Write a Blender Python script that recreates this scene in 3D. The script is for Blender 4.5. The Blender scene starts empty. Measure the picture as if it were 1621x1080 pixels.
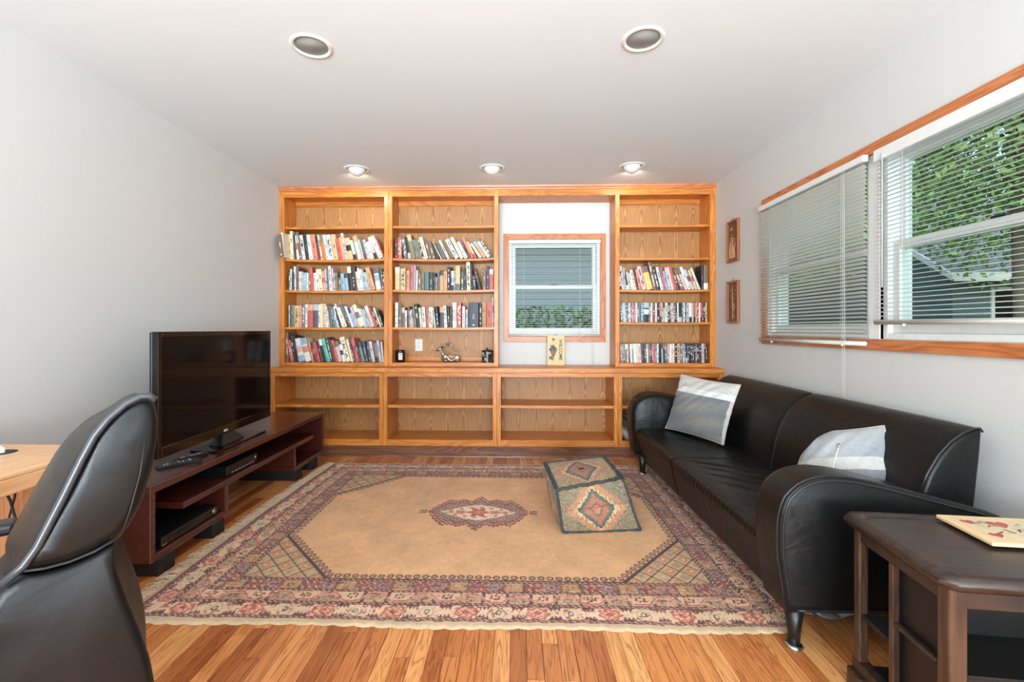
import bpy, bmesh, math, random
import numpy as np
from mathutils import Vector, Matrix
R = random.Random(7)
S = bpy.context.scene
COL = S.collection
# ------------------------------------------------------------------ camera
EYE = 1.130
cam_d = bpy.data.cameras.new('camera'); cam = bpy.data.objects.new('camera', cam_d); COL.objects.link(cam)
cam.location = (0, 0, EYE); cam.rotation_euler = (math.pi/2, 0, math.radians(1.59))
cam_d.sensor_width = 36.0; cam_d.sensor_fit = 'HORIZONTAL'; cam_d.lens = 720*36/1621
cam_d.shift_x = (810.5-796)/1621; cam_d.shift_y = -(540-521)/1621
cam_d.clip_start = 0.05; cam_d.clip_end = 200
S.camera = cam
# ------------------------------------------------------------------ world, light, exposure
S.view_settings.view_transform = 'Standard'; S.view_settings.look = 'None'
S.view_settings.gamma = 1.0; S.view_settings.use_curve_mapping = False
S.view_settings.exposure = 0.60
W = bpy.data.worlds.new('sky'); S.world = W; W.use_nodes = True
wn = W.node_tree; wn.nodes.clear()
sky = wn.nodes.new('ShaderNodeTexSky'); sky.sky_type = 'NISHITA'; sky.sun_disc = False
sky.sun_elevation = math.radians(48); sky.sun_rotation = math.radians(200); sky.air_density = 1.2; sky.dust_density = 2.0
bg = wn.nodes.new('ShaderNodeBackground'); bg.inputs[1].default_value = 0.32
wo = wn.nodes.new('ShaderNodeOutputWorld'); wn.links.new(sky.outputs[0], bg.inputs[0]); wn.links.new(bg.outputs[0], wo.inputs[0])
def area_light(name, loc, target, sx, sy, power, col=(1, 1, 1)):
    l = bpy.data.lights.new(name, 'AREA'); l.shape = 'RECTANGLE'; l.size = sx; l.size_y = sy; l.energy = power; l.color = col
    o = bpy.data.objects.new(name, l); COL.objects.link(o); o.location = loc
    o.rotation_euler = (Vector(target)-Vector(loc)).to_track_quat('-Z', 'Y').to_euler()
    return o
# added soft fill light behind the camera, aimed up to brighten ceiling and room
sl = area_light('south_fill_light', (-0.15, -3.52, 1.3), (-0.1, 0.0, 3.6), 3.2, 2.1, 235, (0.73, 0.89, 1.0)); sl.data.spread = math.radians(100)
# two added point fills behind the camera, without any lamp fixture
for lx in (-.7, 0.7):
    l = bpy.data.lights.new('rear_fill_light', 'POINT'); l.energy = 32; l.color = (.80, .92, 1.0); l.shadow_soft_size = .25
    o = bpy.data.objects.new('rear_fill_light', l); COL.objects.link(o); o.location = (lx, -.75, .95)
# ------------------------------------------------------------------ calibration helpers (photograph pixel -> point on a plane)
FPX, PX0, PY0, TH = 720.0, 796.0, 521.0, math.radians(1.59)
_c, _s = math.cos(TH), math.sin(TH)
def ray(px, py):
    a, h = (px-PX0)/FPX, -(py-PY0)/FPX
    return Vector((a*_c-_s, a*_s+_c, h))
def atY(px, py, Y):
    v = ray(px, py); k = Y/v.y; return Vector((v.x*k, Y, EYE+v.z*k))
def atX(px, py, X):
    v = ray(px, py); k = X/v.x; return Vector((X, v.y*k, EYE+v.z*k))
def atZ(px, py, Z):
    v = ray(px, py); k = (Z-EYE)/v.z; return Vector((v.x*k, v.y*k, Z))
def on_plane(px, py, n, d):
    v = ray(px, py); o = Vector((0, 0, EYE)); k = (d-n.dot(o))/n.dot(v); return o+v*k
def lin(c):
    r = []
    for v in c[:3]:
        v = v/255.0
        r.append(v/12.92 if v <= .04045 else ((v+.055)/1.055)**2.4)
    return tuple(r)
def lin4(c): return lin(c)+(1.0,)
# ------------------------------------------------------------------ object helpers
def link(o, parent=None):
    COL.objects.link(o)
    if parent is not None: o.parent = parent
    return o
def tag(o, label=None, cat=None, group=None, kind=None):
    if label: o['label'] = label
    if cat: o['category'] = cat
    if group: o['group'] = group
    if kind: o['kind'] = kind
    return o
def thing(name, loc, label, cat, group=None, rz=0.0):
    o = bpy.data.objects.new(name, None); o.location = loc; o.rotation_euler = (0, 0, rz); o.empty_display_size = .05
    return tag(link(o), label, cat, group)
class MB:
    def __init__(s): s.v = []; s.f = []; s.c = []; s.sm = []
    def add(s, vs, fs, col=None, smooth=False):
        b = len(s.v); s.v.extend([tuple(p) for p in vs])
        for i, f in enumerate(fs):
            s.f.append(tuple(b+k for k in f)); s.sm.append(smooth)
            s.c.append(col[i] if isinstance(col, list) else col)
        return s
    def box(s, x0, x1, y0, y1, z0, z1, col=None):
        if x0 > x1: x0, x1 = x1, x0
        if y0 > y1: y0, y1 = y1, y0
        if z0 > z1: z0, z1 = z1, z0
        return s.add([(x0,y0,z0),(x1,y0,z0),(x1,y1,z0),(x0,y1,z0),(x0,y0,z1),(x1,y0,z1),(x1,y1,z1),(x0,y1,z1)],
              [(0,3,2,1),(4,5,6,7),(0,1,5,4),(1,2,6,5),(2,3,7,6),(3,0,4,7)], col)
    def tube(s, pts, rad, n=8, col=None, caps=True, closed=False):
        pts = [Vector(p) for p in pts]; m = len(pts); rings = []
        if not hasattr(rad, '__len__'): rad = [rad]*m
        up = None
        for i, p in enumerate(pts):
            if closed: d = pts[(i+1) % m]-pts[i-1]
            else: d = pts[min(i+1, m-1)]-pts[max(i-1, 0)]
            if d.length < 1e-9: d = Vector((0, 0, 1))
            d.normalize()
            if up is None:
                up = Vector((0, 0, 1)) if abs(d.z) < .9 else Vector((1, 0, 0))
            a = (up-d*up.dot(d))
            if a.length < 1e-6: a = d.orthogonal()
            a.normalize(); up = a; b = d.cross(a)
            rings.append([p+(a*math.cos(t)+b*math.sin(t))*rad[i] for t in [2*math.pi*k/n for k in range(n)]])
        vs = [q for r in rings for q in r]; fs = []
        for i in range(m if closed else m-1):
            j = (i+1) % m
            for k in range(n):
                fs.append((i*n+k, i*n+(k+1) % n, j*n+(k+1) % n, j*n+k))
        if caps and not closed:
            fs.append(tuple(range(n-1, -1, -1))); fs.append(tuple((m-1)*n+k for k in range(n)))
        return s.add(vs, fs, col, True)
    def lathe(s, prof, cx=0, cy=0, n=24, col=None, mat=None):
        vs = []; fs = []
        for r, z in prof:
            for k in range(n):
                t = 2*math.pi*k/n; vs.append(Vector((cx+r*math.cos(t), cy+r*math.sin(t), z)))
        for i in range(len(prof)-1):
            for k in range(n):
                fs.append((i*n+k, i*n+(k+1) % n, (i+1)*n+(k+1) % n, (i+1)*n+k))
        if prof[0][0] > 1e-5: fs.append(tuple(range(n-1, -1, -1)))
        if prof[-1][0] > 1e-5: fs.append(tuple((len(prof)-1)*n+k for k in range(n)))
        if mat is not None: vs = [mat @ v for v in vs]
        return s.add(vs, fs, col, True)
    def prism(s, poly, d0, d1, axis='y', col=None, smooth=False):
        # poly: 2-D outline in the plane perpendicular to axis
        def P(a, b, t):
            return {'y': (a, t, b), 'x': (t, a, b), 'z': (a, b, t)}[axis]
        n = len(poly); vs = [P(a, b, d0) for a, b in poly]+[P(a, b, d1) for a, b in poly]
        fs = [tuple(range(n)), tuple(range(2*n-1, n-1, -1))]+[(k, k+n, (k+1) % n+n, (k+1) % n) for k in range(n)]
        return s.add(vs, fs, col, smooth)
    def build(s, name, mat, parent=None, bevel=0, seg=1, subsurf=0, mtx=None, smooth_angle=None, fixn=True):
        me = bpy.data.meshes.new(name)
        vs = s.v if mtx is None else [tuple(mtx @ Vector(v)) for v in s.v]
        me.from_pydata(vs, [], s.f)
        if any(s.sm): me.polygons.foreach_set('use_smooth', s.sm)
        if any(c is not None for c in s.c):
            at = me.color_attributes.new('Col', 'FLOAT_COLOR', 'CORNER'); buf = []
            for f, c in zip(s.f, s.c):
                c = c or (200, 200, 200); q = lin4(c); buf.extend(q*len(f))
            at.data.foreach_set('color', buf)
        if fixn:
            bm = bmesh.new(); bm.from_mesh(me); bmesh.ops.recalc_face_normals(bm, faces=bm.faces); bm.to_mesh(me); bm.free()
        if mat: me.materials.append(mat)
        o = bpy.data.objects.new(name, me); link(o, parent)
        if bevel:
            b = o.modifiers.new('bevel', 'BEVEL'); b.width = bevel; b.segments = seg; b.limit_method = 'ANGLE'; b.angle_limit = math.radians(40)
            me.polygons.foreach_set('use_smooth', [True]*len(me.polygons)) if seg > 1 else None
            b.harden_normals = seg > 1
        if subsurf:
            b = o.modifiers.new('sub', 'SUBSURF'); b.levels = subsurf; b.render_levels = subsurf
            me.polygons.foreach_set('use_smooth', [True]*len(me.polygons))
        return o
def boxo(name, m, x0, x1, y0, y1, z0, z1, parent=None, bevel=.0015, seg=1):
    return MB().box(x0, x1, y0, y1, z0, z1).build(name, m, parent, bevel, seg, fixn=False)
def structure(o): o['kind'] = 'structure'; return o
# ------------------------------------------------------------------ materials
def newmat(name):
    m = bpy.data.materials.new(name); m.use_nodes = True; nt = m.node_tree
    b = nt.nodes['Principled BSDF']; return m, nt, b
def N(nt, t, **k):
    n = nt.nodes.new(t)
    for a, v in k.items(): setattr(n, a, v)
    return n
def math_n(nt, op, a, b=None, c=None):
    n = N(nt, 'ShaderNodeMath', operation=op)
    for i, x in enumerate((a, b, c)):
        if x is None: continue
        if isinstance(x, (int, float)): n.inputs[i].default_value = x
        else: nt.links.new(x, n.inputs[i])
    return n.outputs[0]
def mixc(nt, fac, a, b, blend='MIX'):
    n = N(nt, 'ShaderNodeMix', data_type='RGBA', blend_type=blend)
    for i, x in ((0, fac), (6, a), (7, b)):
        if isinstance(x, (int, float)): n.inputs[i].default_value = x
        elif isinstance(x, tuple): n.inputs[i].default_value = x
        else: nt.links.new(x, n.inputs[i])
    return n.outputs[2]
def noise(nt, vec, scale, detail=3, rough=.5, dist=0):
    n = N(nt, 'ShaderNodeTexNoise'); n.inputs['Scale'].default_value = scale; n.inputs['Detail'].default_value = detail
    n.inputs['Roughness'].default_value = rough; n.inputs['Distortion'].default_value = dist
    if vec is not None: nt.links.new(vec, n.inputs['Vector'])
    return n.outputs['Fac']
def bump(nt, b, h, strength=.2, dist=.002):
    n = N(nt, 'ShaderNodeBump'); n.inputs['Strength'].default_value = strength; n.inputs['Distance'].default_value = dist
    nt.links.new(h, n.inputs['Height']); nt.links.new(n.outputs[0], b.inputs['Normal'])
def worldpos(nt, scale=(1, 1, 1), rnd=0.0):
    g = N(nt, 'ShaderNodeNewGeometry'); v = g.outputs['Position']
    m = N(nt, 'ShaderNodeMapping'); m.inputs['Scale'].default_value = scale; nt.links.new(v, m.inputs['Vector'])
    if rnd:
        oi = N(nt, 'ShaderNodeObjectInfo'); r = math_n(nt, 'MULTIPLY', oi.outputs['Random'], rnd)
        cb = N(nt, 'ShaderNodeCombineXYZ'); [nt.links.new(r, cb.inputs[i]) for i in range(3)]
        nt.links.new(cb.outputs[0], m.inputs['Location'])
    return m.outputs[0]
def objpos(nt, scale=(1, 1, 1)):
    g = N(nt, 'ShaderNodeTexCoord'); m = N(nt, 'ShaderNodeMapping'); m.inputs['Scale'].default_value = scale
    nt.links.new(g.outputs['Object'], m.inputs['Vector']); return m.outputs[0]
def ramp(nt, fac, stops):
    n = N(nt, 'ShaderNodeValToRGB'); e = n.color_ramp.elements
    while len(e) < len(stops): e.new(.5)
    for i, (p, c) in enumerate(stops): e[i].position = p; e[i].color = c
    nt.links.new(fac, n.inputs[0]); return n.outputs[0]
def plain(name, c, rough=.5, metal=0, spec=None, bumps=None, coat=0):
    m, nt, b = newmat(name); b.inputs['Base Color'].default_value = lin4(c); b.inputs['Roughness'].default_value = rough
    b.inputs['Metallic'].default_value = metal
    if spec is not None: b.inputs['Specular IOR Level'].default_value = spec
    if coat: b.inputs['Coat Weight'].default_value = coat
    v = objpos(nt); f = noise(nt, v, 30, 3)
    nt.links.new(mixc(nt, f, tuple(x*.9 for x in lin(c))+(1,), tuple(min(1, x*1.08) for x in lin(c))+(1,)), b.inputs['Base Color'])
    if bumps: bump(nt, b, noise(nt, v, bumps[0], 4), bumps[1], bumps[2])
    return m
def wood(name, light, dark, axis, rough=.38, grain=1.0, fine=60, coat=.08, rnd=9.0, contrast=1.0, tone=.10, plain_sawn=True):
    """solid wood with long grain along axis (0,1,2); tone varies from board to board"""
    m, nt, b = newmat(name)
    sc = [11.0*grain]*3; sc[axis] = .9*grain
    v = worldpos(nt, tuple(sc), rnd)
    n1 = noise(nt, v, 1.0, 2, .5, 1.2)
    rings = math_n(nt, 'FRACT', math_n(nt, 'MULTIPLY', n1, 9.0))
    rings = math_n(nt, 'PINGPONG', rings, .5); rings = math_n(nt, 'MULTIPLY', rings, 2.0)
    sc2 = [fine*6.0]*3; sc2[axis] = fine*.12
    v2 = worldpos(nt, tuple(sc2), rnd)
    n2 = noise(nt, v2, 1.0, 3, .6)
    fac = math_n(nt, 'ADD', math_n(nt, 'MULTIPLY', rings, .55), math_n(nt, 'MULTIPLY', n2, .6))
    col = ramp(nt, fac, [(.18/contrast, lin4(dark)), (.78, lin4(light))])
    oi = N(nt, 'ShaderNodeObjectInfo')
    val = math_n(nt, 'ADD', 1.0-tone, math_n(nt, 'MULTIPLY', oi.outputs['Random'], tone*2))
    hs = N(nt, 'ShaderNodeHueSaturation'); nt.links.new(val, hs.inputs['Value']); nt.links.new(col, hs.inputs['Color'])
    nt.links.new(hs.outputs[0], b.inputs['Base Color'])
    b.inputs['Roughness'].default_value = rough; b.inputs['Coat Weight'].default_value = coat; b.inputs['Coat Roughness'].default_value = .18
    bump(nt, b, n2, .12, .0006)
    return m
OAK_L, OAK_D = (220, 140, 60), (174, 92, 29)
M_oak_v = wood('oak_vertical', OAK_L, OAK_D, 2, tone=.05)
M_oak_h = wood('oak_horizontal', OAK_L, OAK_D, 0, tone=.05)
M_oak_y = wood('oak_depth', OAK_L, OAK_D, 1, tone=.05)
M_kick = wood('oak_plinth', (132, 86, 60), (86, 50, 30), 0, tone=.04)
M_trim_y = wood('cedar_trim_depth', (206, 128, 76), (166, 88, 44), 1, tone=.05)
M_trim_v = wood('cedar_trim_vertical', (206, 128, 76), (166, 88, 44), 2, tone=.05)
M_trim_x = wood('cedar_trim_across', (206, 128, 76), (166, 88, 44), 0, tone=.05)
def ply_back():
    """oak plywood panel: rotary-matched cathedral figure repeating every 16 cm"""
    m, nt, b = newmat('oak_plywood')
    g = N(nt, 'ShaderNodeNewGeometry'); sp = N(nt, 'ShaderNodeSeparateXYZ'); nt.links.new(g.outputs['Position'], sp.inputs[0])
    oi = N(nt, 'ShaderNodeObjectInfo')
    nz = noise(nt, worldpos(nt, (9, 9, 3)), 1, 3)
    x = math_n(nt, 'ADD', sp.outputs[0], math_n(nt, 'MULTIPLY', nz, .03))
    x = math_n(nt, 'ADD', x, oi.outputs['Random'])
    xm = math_n(nt, 'SUBTRACT', math_n(nt, 'FRACT', math_n(nt, 'DIVIDE', x, .16)), .5)
    x2 = math_n(nt, 'MULTIPLY', xm, xm)
    nz2 = noise(nt, worldpos(nt, (3, 3, 2.2), 5), 1, 2)
    z = math_n(nt, 'ADD', math_n(nt, 'MULTIPLY', sp.outputs[2], .55), math_n(nt, 'MULTIPLY', nz2, .9))
    ph = math_n(nt, 'ADD', z, math_n(nt, 'MULTIPLY', x2, 2.6))
    w = math_n(nt, 'SINE', math_n(nt, 'MULTIPLY', ph, 62.0))
    n2 = noise(nt, worldpos(nt, (380, 380, 7)), 1, 3, .6)
    fac = math_n(nt, 'ADD', math_n(nt, 'MULTIPLY', w, .16), math_n(nt, 'MULTIPLY', n2, .8))
    col = ramp(nt, fac, [(.12, lin4((140, 92, 50))), (.62, lin4((200, 144, 84)))])
    nt.links.new(col, b.inputs['Base Color']); b.inputs['Roughness'].default_value = .45
    bump(nt, b, n2, .1, .0005); return m
M_ply = ply_back()
def floor_mat():
    m, nt, b = newmat('oak_floor')
    v = worldpos(nt, (26, 1.6, 26), 13.0); n1 = noise(nt, v, 1, 2, .5, 1.5)
    rings = math_n(nt, 'MULTIPLY', math_n(nt, 'PINGPONG', math_n(nt, 'FRACT', math_n(nt, 'MULTIPLY', n1, 7.0)), .5), 2.0)
    n2 = noise(nt, worldpos(nt, (420, 9, 420), 13.0), 1, 3, .65)
    fac = math_n(nt, 'ADD', math_n(nt, 'MULTIPLY', rings, .5), math_n(nt, 'MULTIPLY', n2, .65))
    oi = N(nt, 'ShaderNodeObjectInfo')
    base = ramp(nt, oi.outputs['Random'], [(0, lin4((166, 92, 46))), (.3, lin4((204, 126, 70))), (.7, lin4((224, 150, 88))), (1, lin4((238, 176, 112)))])
    dark = mixc(nt, 1.0, base, lin4((176, 140, 112)), 'MULTIPLY')
    col = mixc(nt, ramp(nt, fac, [(.2, (0, 0, 0, 1)), (.62, (1, 1, 1, 1))]), dark, base)
    nt.links.new(col, b.inputs['Base Color']); b.inputs['Roughness'].default_value = .3
    b.inputs['Coat Weight'].default_value = .35; b.inputs['Coat Roughness'].default_value = .14
    bump(nt, b, n2, .12, .0005); return m
M_floor = floor_mat()
def paint(name, c, rough=.7):
    m, nt, b = newmat(name); v = worldpos(nt)
    nt.links.new(mixc(nt, noise(nt, v, 1.3, 2), tuple(x*.985 for x in lin(c))+(1,), lin4(c)), b.inputs['Base Color'])
    b.inputs['Roughness'].default_value = rough; bump(nt, b, noise(nt, v, 240, 3), .06, .001); return m
M_wall = paint('wall_paint', (212, 211, 208)); M_ceil = paint('ceiling_paint', (226, 228, 228), .85)
M_vinyl = plain('white_vinyl', (232, 232, 230), .35); M_slat = plain('blind_slat', (214, 214, 205), .42)
M_white = plain('white_enamel', (228, 226, 220), .35); M_cord = plain('blind_cord', (226, 224, 216), .6)
def leather(name, c, rough=.33, wr=1.0):
    m, nt, b = newmat(name); v = worldpos(nt)
    f = noise(nt, v, 5, 4); l = lin(c)
    nt.links.new(mixc(nt, f, tuple(x*.6 for x in l)+(1,), tuple(x*1.5 for x in l)+(1,)), b.inputs['Base Color'])
    nt.links.new(math_n(nt, 'ADD', rough-.06, math_n(nt, 'MULTIPLY', noise(nt, v, 14, 4), .16)), b.inputs['Roughness'])
    fine = noise(nt, v, 330, 3); big = noise(nt, worldpos(nt, (9, 3.5, 9)), 1, 4, .55, .6)
    h = math_n(nt, 'ADD', math_n(nt, 'MULTIPLY', fine, .05), math_n(nt, 'MULTIPLY', big, wr))
    bump(nt, b, h, .35, .012); return m
M_leather = leather('black_leather', (18, 18, 18)); M_leather2 = leather('chair_leather', (10, 10, 11), .38, .35)
for _m in (M_leather, M_leather2): _m.node_tree.nodes['Principled BSDF'].inputs['Specular IOR Level'].default_value = .26
M_leather2.node_tree.nodes['Principled BSDF'].inputs['Coat Weight'].default_value = .05; M_leather2.node_tree.nodes['Principled BSDF'].inputs['Coat Roughness'].default_value = .22
M_black = plain('black_plastic', (20, 20, 21), .35); M_blackgl = plain('black_gloss', (10, 10, 11), .12)
M_matte = plain('black_matte', (16, 15, 15), .6); M_pip = plain('black_piping', (34, 34, 36), .3)
M_screen, _nt, _b = newmat('screen_glass'); _b.inputs['Base Color'].default_value = (.004, .004, .005, 1); _b.inputs['Specular IOR Level'].default_value = .12; _b.inputs['Roughness'].default_value = .09
bump(_nt, _b, noise(_nt, objpos(_nt), 400, 2), .02, .0002)
M_stand = wood('mahogany_laminate', (82, 37, 31), (62, 25, 22), 1, rough=.25, coat=.5, tone=.03)
M_edge = plain('laminate_edge_wear', (136, 98, 88), .4); M_chrome = plain('brushed_metal', (190, 190, 188), .25, 1.0)
M_tbl = wood('dark_stained_wood', (60, 42, 34), (30, 21, 18), 0, rough=.34, coat=.12, tone=.08)
M_tbl_v = wood('dark_stained_post', (82, 57, 45), (42, 28, 23), 2, rough=.3, coat=.15, tone=.08)
M_tblk = plain('dark_table_panel', (20, 18, 18), .45, bumps=(90, .2, .002))
M_desk = wood('light_oak_desk', (226, 176, 128), (204, 146, 96), 1, tone=.03); M_deskv = wood('light_oak_desk_leg', (196, 138, 92), (164, 106, 62), 2, tone=.05)
def vcol(name, rough=.6, bmp=None, spec=None, sheen=0):
    m, nt, b = newmat(name); a = N(nt, 'ShaderNodeAttribute', attribute_name='Col')
    v = objpos(nt); f = noise(nt, v, 55, 4)
    nt.links.new(mixc(nt, math_n(nt, 'MULTIPLY', f, .28), a.outputs['Color'], (.12, .1, .08, 1)), b.inputs['Base Color'])
    b.inputs['Roughness'].default_value = rough
    if spec is not None: b.inputs['Specular IOR Level'].default_value = spec
    if sheen: b.inputs['Sheen Weight'].default_value = sheen
    if bmp: bump(nt, b, noise(nt, v, bmp[0], 4, .6), bmp[1], bmp[2])
    return m
M_book = vcol('printed_cover', .5); M_case = vcol('plastic_case_cover', .22); M_print = vcol('painted_print', .5)
M_rug = vcol('woven_wool', .95, (260, .5, .004), .1, .2); M_kilim = vcol('kilim_weave', .95, (170, .6, .005), .1, .1)
M_fringe = plain('cotton_fringe', (222, 196, 164), .95, bumps=(200, .4, .002)); M_cloth = vcol('cushion_cloth', .9, (240, .35, .003), .15, .2)
M_glass = bpy.data.materials.new('window_glass'); M_glass.use_nodes = True; _nt = M_glass.node_tree; _nt.nodes.remove(_nt.nodes['Principled BSDF'])
_t = N(_nt, 'ShaderNodeBsdfTransparent'); _t.inputs[0].default_value = (.86, .92, .89, 1); _g = N(_nt, 'ShaderNodeBsdfGlossy'); _g.inputs['Roughness'].default_value = .02
_lw = N(_nt, 'ShaderNodeLayerWeight'); _fc = math_n(_nt, 'ADD', .0, math_n(_nt, 'MULTIPLY', math_n(_nt, 'POWER', _lw.outputs['Facing'], 4.0), .5)); _mx = N(_nt, 'ShaderNodeMixShader')
_nt.links.new(_fc, _mx.inputs[0]); _nt.links.new(_t.outputs[0], _mx.inputs[1]); _nt.links.new(_g.outputs[0], _mx.inputs[2])
_nt.links.new(_mx.outputs[0], _nt.nodes['Material Output'].inputs[0])
def emis(name, c, s):
    m, nt, b = newmat(name); b.inputs['Base Color'].default_value = lin4(c); b.inputs['Emission Color'].default_value = lin4(c); b.inputs['Emission Strength'].default_value = s; return m
M_lamp = emis('lit_lamp', (255, 244, 224), 3.0)
M_bulb = plain('frosted_bulb', (250, 248, 242), .3); M_can = plain('can_interior', (150, 148, 143), .4)
# ================================================================== SETTING
XL, XR, YN, YS, ZC = -2.185, 1.805, 4.40, -3.6, 2.44
# floor planks: every board the photo can show is a part
fl = structure(boxo('floor', M_matte, XL-.12, XR+.12, YS-.12, YN+.12, -.10, -.019, bevel=0))
PW = .057; rows = int((XR-XL)/PW)+1; k = 0; stuff = MB()
plank_mesh = {}
for i in range(rows):
    x0 = XL+i*PW; x1 = min(x0+PW, XR)
    if x1-x0 < .01: continue
    y = 1.05-R.uniform(0, .9)
    yy = YS
    while yy < y-.01:
        e = min(y, yy+R.uniform(.5, 1.1)); stuff.box(x0+.0009, x1-.0009, yy+.0009, e-.0006, -.019, 0); yy = e
    while y < 4.05:
        L = R.uniform(.62, 1.35); e = y+L
        if e > 3.75: e = 4.06
        mb = MB().box(x0+.0008, x1-.0008, y+.0008, e-.0008, -.019, R.uniform(-.0005, 0))
        if k < 298: mb.build('plank', M_floor, fl, fixn=False)
        else: stuff.v += []; stuff.box(x0+.0005, x1-.0005, y+.0005, e-.0005, -.019, 0)
        k += 1; y = e
o = stuff.build('plank', M_floor, fl, fixn=False); o['kind'] = 'stuff'
# side walls
WT = .14
structure(boxo('wall_left', M_wall, XL-WT, XL, YS-WT, YN+WT, -.1, ZC+.1, bevel=0))
def wall_with_holes(name, axis, plane, thick, a0, a1, z0, z1, holes):
    """axis 'x': wall in the X=plane..plane+thick slab running along Y; holes = [(a0,a1,z0,z1)] sorted"""
    mb = MB()
    def put(p0, p1, q0, q1):
        if p1-p0 < 1e-4 or q1-q0 < 1e-4: return
        if axis == 'x': mb.box(plane, plane+thick, p0, p1, q0, q1)
        else: mb.box(p0, p1, plane, plane+thick, q0, q1)
    cur = a0
    for h in holes:
        put(cur, h[0], z0, z1); put(h[0], h[1], z0, h[2]); put(h[0], h[1], h[3], z1); cur = h[1]
    put(cur, a1, z0, z1)
    return structure(mb.build(name, M_wall, fixn=False))
WZ0, WZ1 = 1.081, 2.006
wall_with_holes('wall_right', 'x', XR, WT, YS-WT, YN+WT, -.1, ZC+.1, [(1.28, 2.300, WZ0, WZ1), (2.375, 3.305, WZ0, WZ1)])
wall_with_holes('wall_back', 'y', YN, WT, XL, XR, -.1, ZC+.1, [(-.062, .812, 1.06, 1.99)])
wall_with_holes('wall_front', 'y', YS-WT, WT, XL, XR, -.1, ZC+.1, [(-1.8, 1.5, .12, 2.3)])
# ceiling with round cut-outs for the recessed lamps
LAMPS = [(-.944, 2.08, .074), (.576, 2.072, .074), (-1.30, 3.695, .078), (-.19, 3.70, .078), (.938, 3.69, .078)]
def ceiling():
    mb = MB(); ys = [YS, 1.95, 2.20, 3.56, 3.84, YN]
    def quad(x0, x1, y0, y1): mb.add([(x0,y0,ZC),(x1,y0,ZC),(x1,y1,ZC),(x0,y1,ZC)], [(0,3,2,1)])
    for a, b, ls in ((YS, 1.95, []), (1.95, 2.20, LAMPS[:2]), (2.20, 3.56, []), (3.56, 3.84, LAMPS[2:]), (3.84, YN, [])):
        cur = XL; h = .12
        for (lx, ly, r) in ls:
            quad(cur, lx-h, a, b); n = 32
            outer = []; inner = []
            for k in range(n):
                t = 2*math.pi*(k+.5)/n; dx, dy = math.cos(t), math.sin(t); inner.append((lx+r*dx, ly+r*dy, ZC))
                q = 1/max(abs(dx)/h, (dy > 0)*abs(dy)/(b-ly) if dy > 0 else abs(dy)/(ly-a))
                outer.append((lx+dx*q, ly+dy*q, ZC))
            corners = [(lx+h, b, ZC), (lx-h, b, ZC), (lx-h, a, ZC), (lx+h, a, ZC)]
            for k in range(n):
                j = (k+1) % n; vs = [inner[k], outer[k]]
                for cc in corners:
                    ta = math.atan2(outer[k][1]-ly, outer[k][0]-lx) % (2*math.pi); tb = math.atan2(outer[j][1]-ly, outer[j][0]-lx) % (2*math.pi); tc = math.atan2(cc[1]-ly, cc[0]-lx) % (2*math.pi)
                    if (ta < tc < tb): vs.append(cc)
                vs += [outer[j], inner[j]]; mb.add(vs, [tuple(range(len(vs)-1, -1, -1))])
            cur = lx+h
        quad(cur, XR, a, b)
    o = mb.build('ceiling', M_ceil, fixn=False); structure(o)
    return o
ceiling()
structure(boxo('ceiling', M_ceil, XL-WT, XR+WT, YS-WT, YN+WT, ZC+.26, ZC+.34, bevel=0))
# ================================================================== BOOKCASES
YU, YB, YBK = 4.15, 4.00, 4.385       # upper face, base face, back panel face
def sag(x, a, b, s): u = (x-(a+b)/2)/((b-a)/2); return -s*(1-u*u)
def shelf_obj(a, b, y0, y1, ztop, th, s, parent):
    mb = MB(); n = 12; top = []
    xs = [a+(b-a)*i/n for i in range(n+1)]
    vs = []
    for x in xs:
        dz = sag(x, a, b, s)
        vs += [(x, y0, ztop-th+dz), (x, y1, ztop-th+dz), (x, y1, ztop+dz), (x, y0, ztop+dz)]
    fs = []
    for i in range(n):
        p, q = 4*i, 4*i+4
        for k in range(4): fs.append((p+k, p+(k+1) % 4, q+(k+1) % 4, q+k))
    fs += [(0, 3, 2, 1), (4*n, 4*n+1, 4*n+2, 4*n+3)]
    return mb.add(vs, fs).build('shelf', M_oak_h, parent)
SH = {}   # (bay) -> (a, b, [shelf tops])
def upper_unit(x0, o0, o1, x1, shelves, label, sags):
    t = thing('bookcase', ((x0+x1)/2, 4.27, .786), label, 'bookcase', 'built-in oak bookcases above the counter')
    t.location = (0, 0, 0)
    ZT, zr, zs = 2.404, 2.346, .821
    boxo('side_panel', M_oak_v, x0, o0-.001, YU+.019, YBK+.012, .787, ZT, t); boxo('side_panel', M_oak_v, o1+.001, x1, YU+.019, YBK+.012, .787, ZT, t)
    boxo('back_panel', M_ply, o0, o1, YBK, YBK+.008, .787, ZT, t, bevel=0)
    boxo('top_panel', M_oak_h, o0, o1, YU+.019, YBK, zr+.02, ZT, t)
    boxo('nailing_strip', M_oak_h, o0, o1, YBK-.018, YBK, zr-.028, zr+.02, t)
    boxo('face_stile', M_oak_v, x0, o0, YU, YU+.019, .787, ZT, t); boxo('face_stile', M_oak_v, o1, x1, YU, YU+.019, .787, ZT, t)
    boxo('top_rail', M_oak_h, o0, o1, YU, YU+.019, zr, ZT, t); boxo('bottom_rail', M_oak_h, o0, o1, YU, YU+.019, .787, zs, t)
    boxo('bottom_shelf', M_oak_h, o0, o1, YU+.019, YBK, zs-.02, zs, t)
    for z, s in zip(shelves, sags): shelf_obj(o0+.001, o1-.001, YU+.016, YBK, z, .020, s, t)
    return (o0, o1, shelves, sags)
BL = upper_unit(-2.184, -2.138, -1.208, -1.1705, [2.078, 1.782, 1.492, 1.1475], 'left oak bookcase, four shelves packed with books, beside the left wall', [.003, .013, .008, .004])
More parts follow.
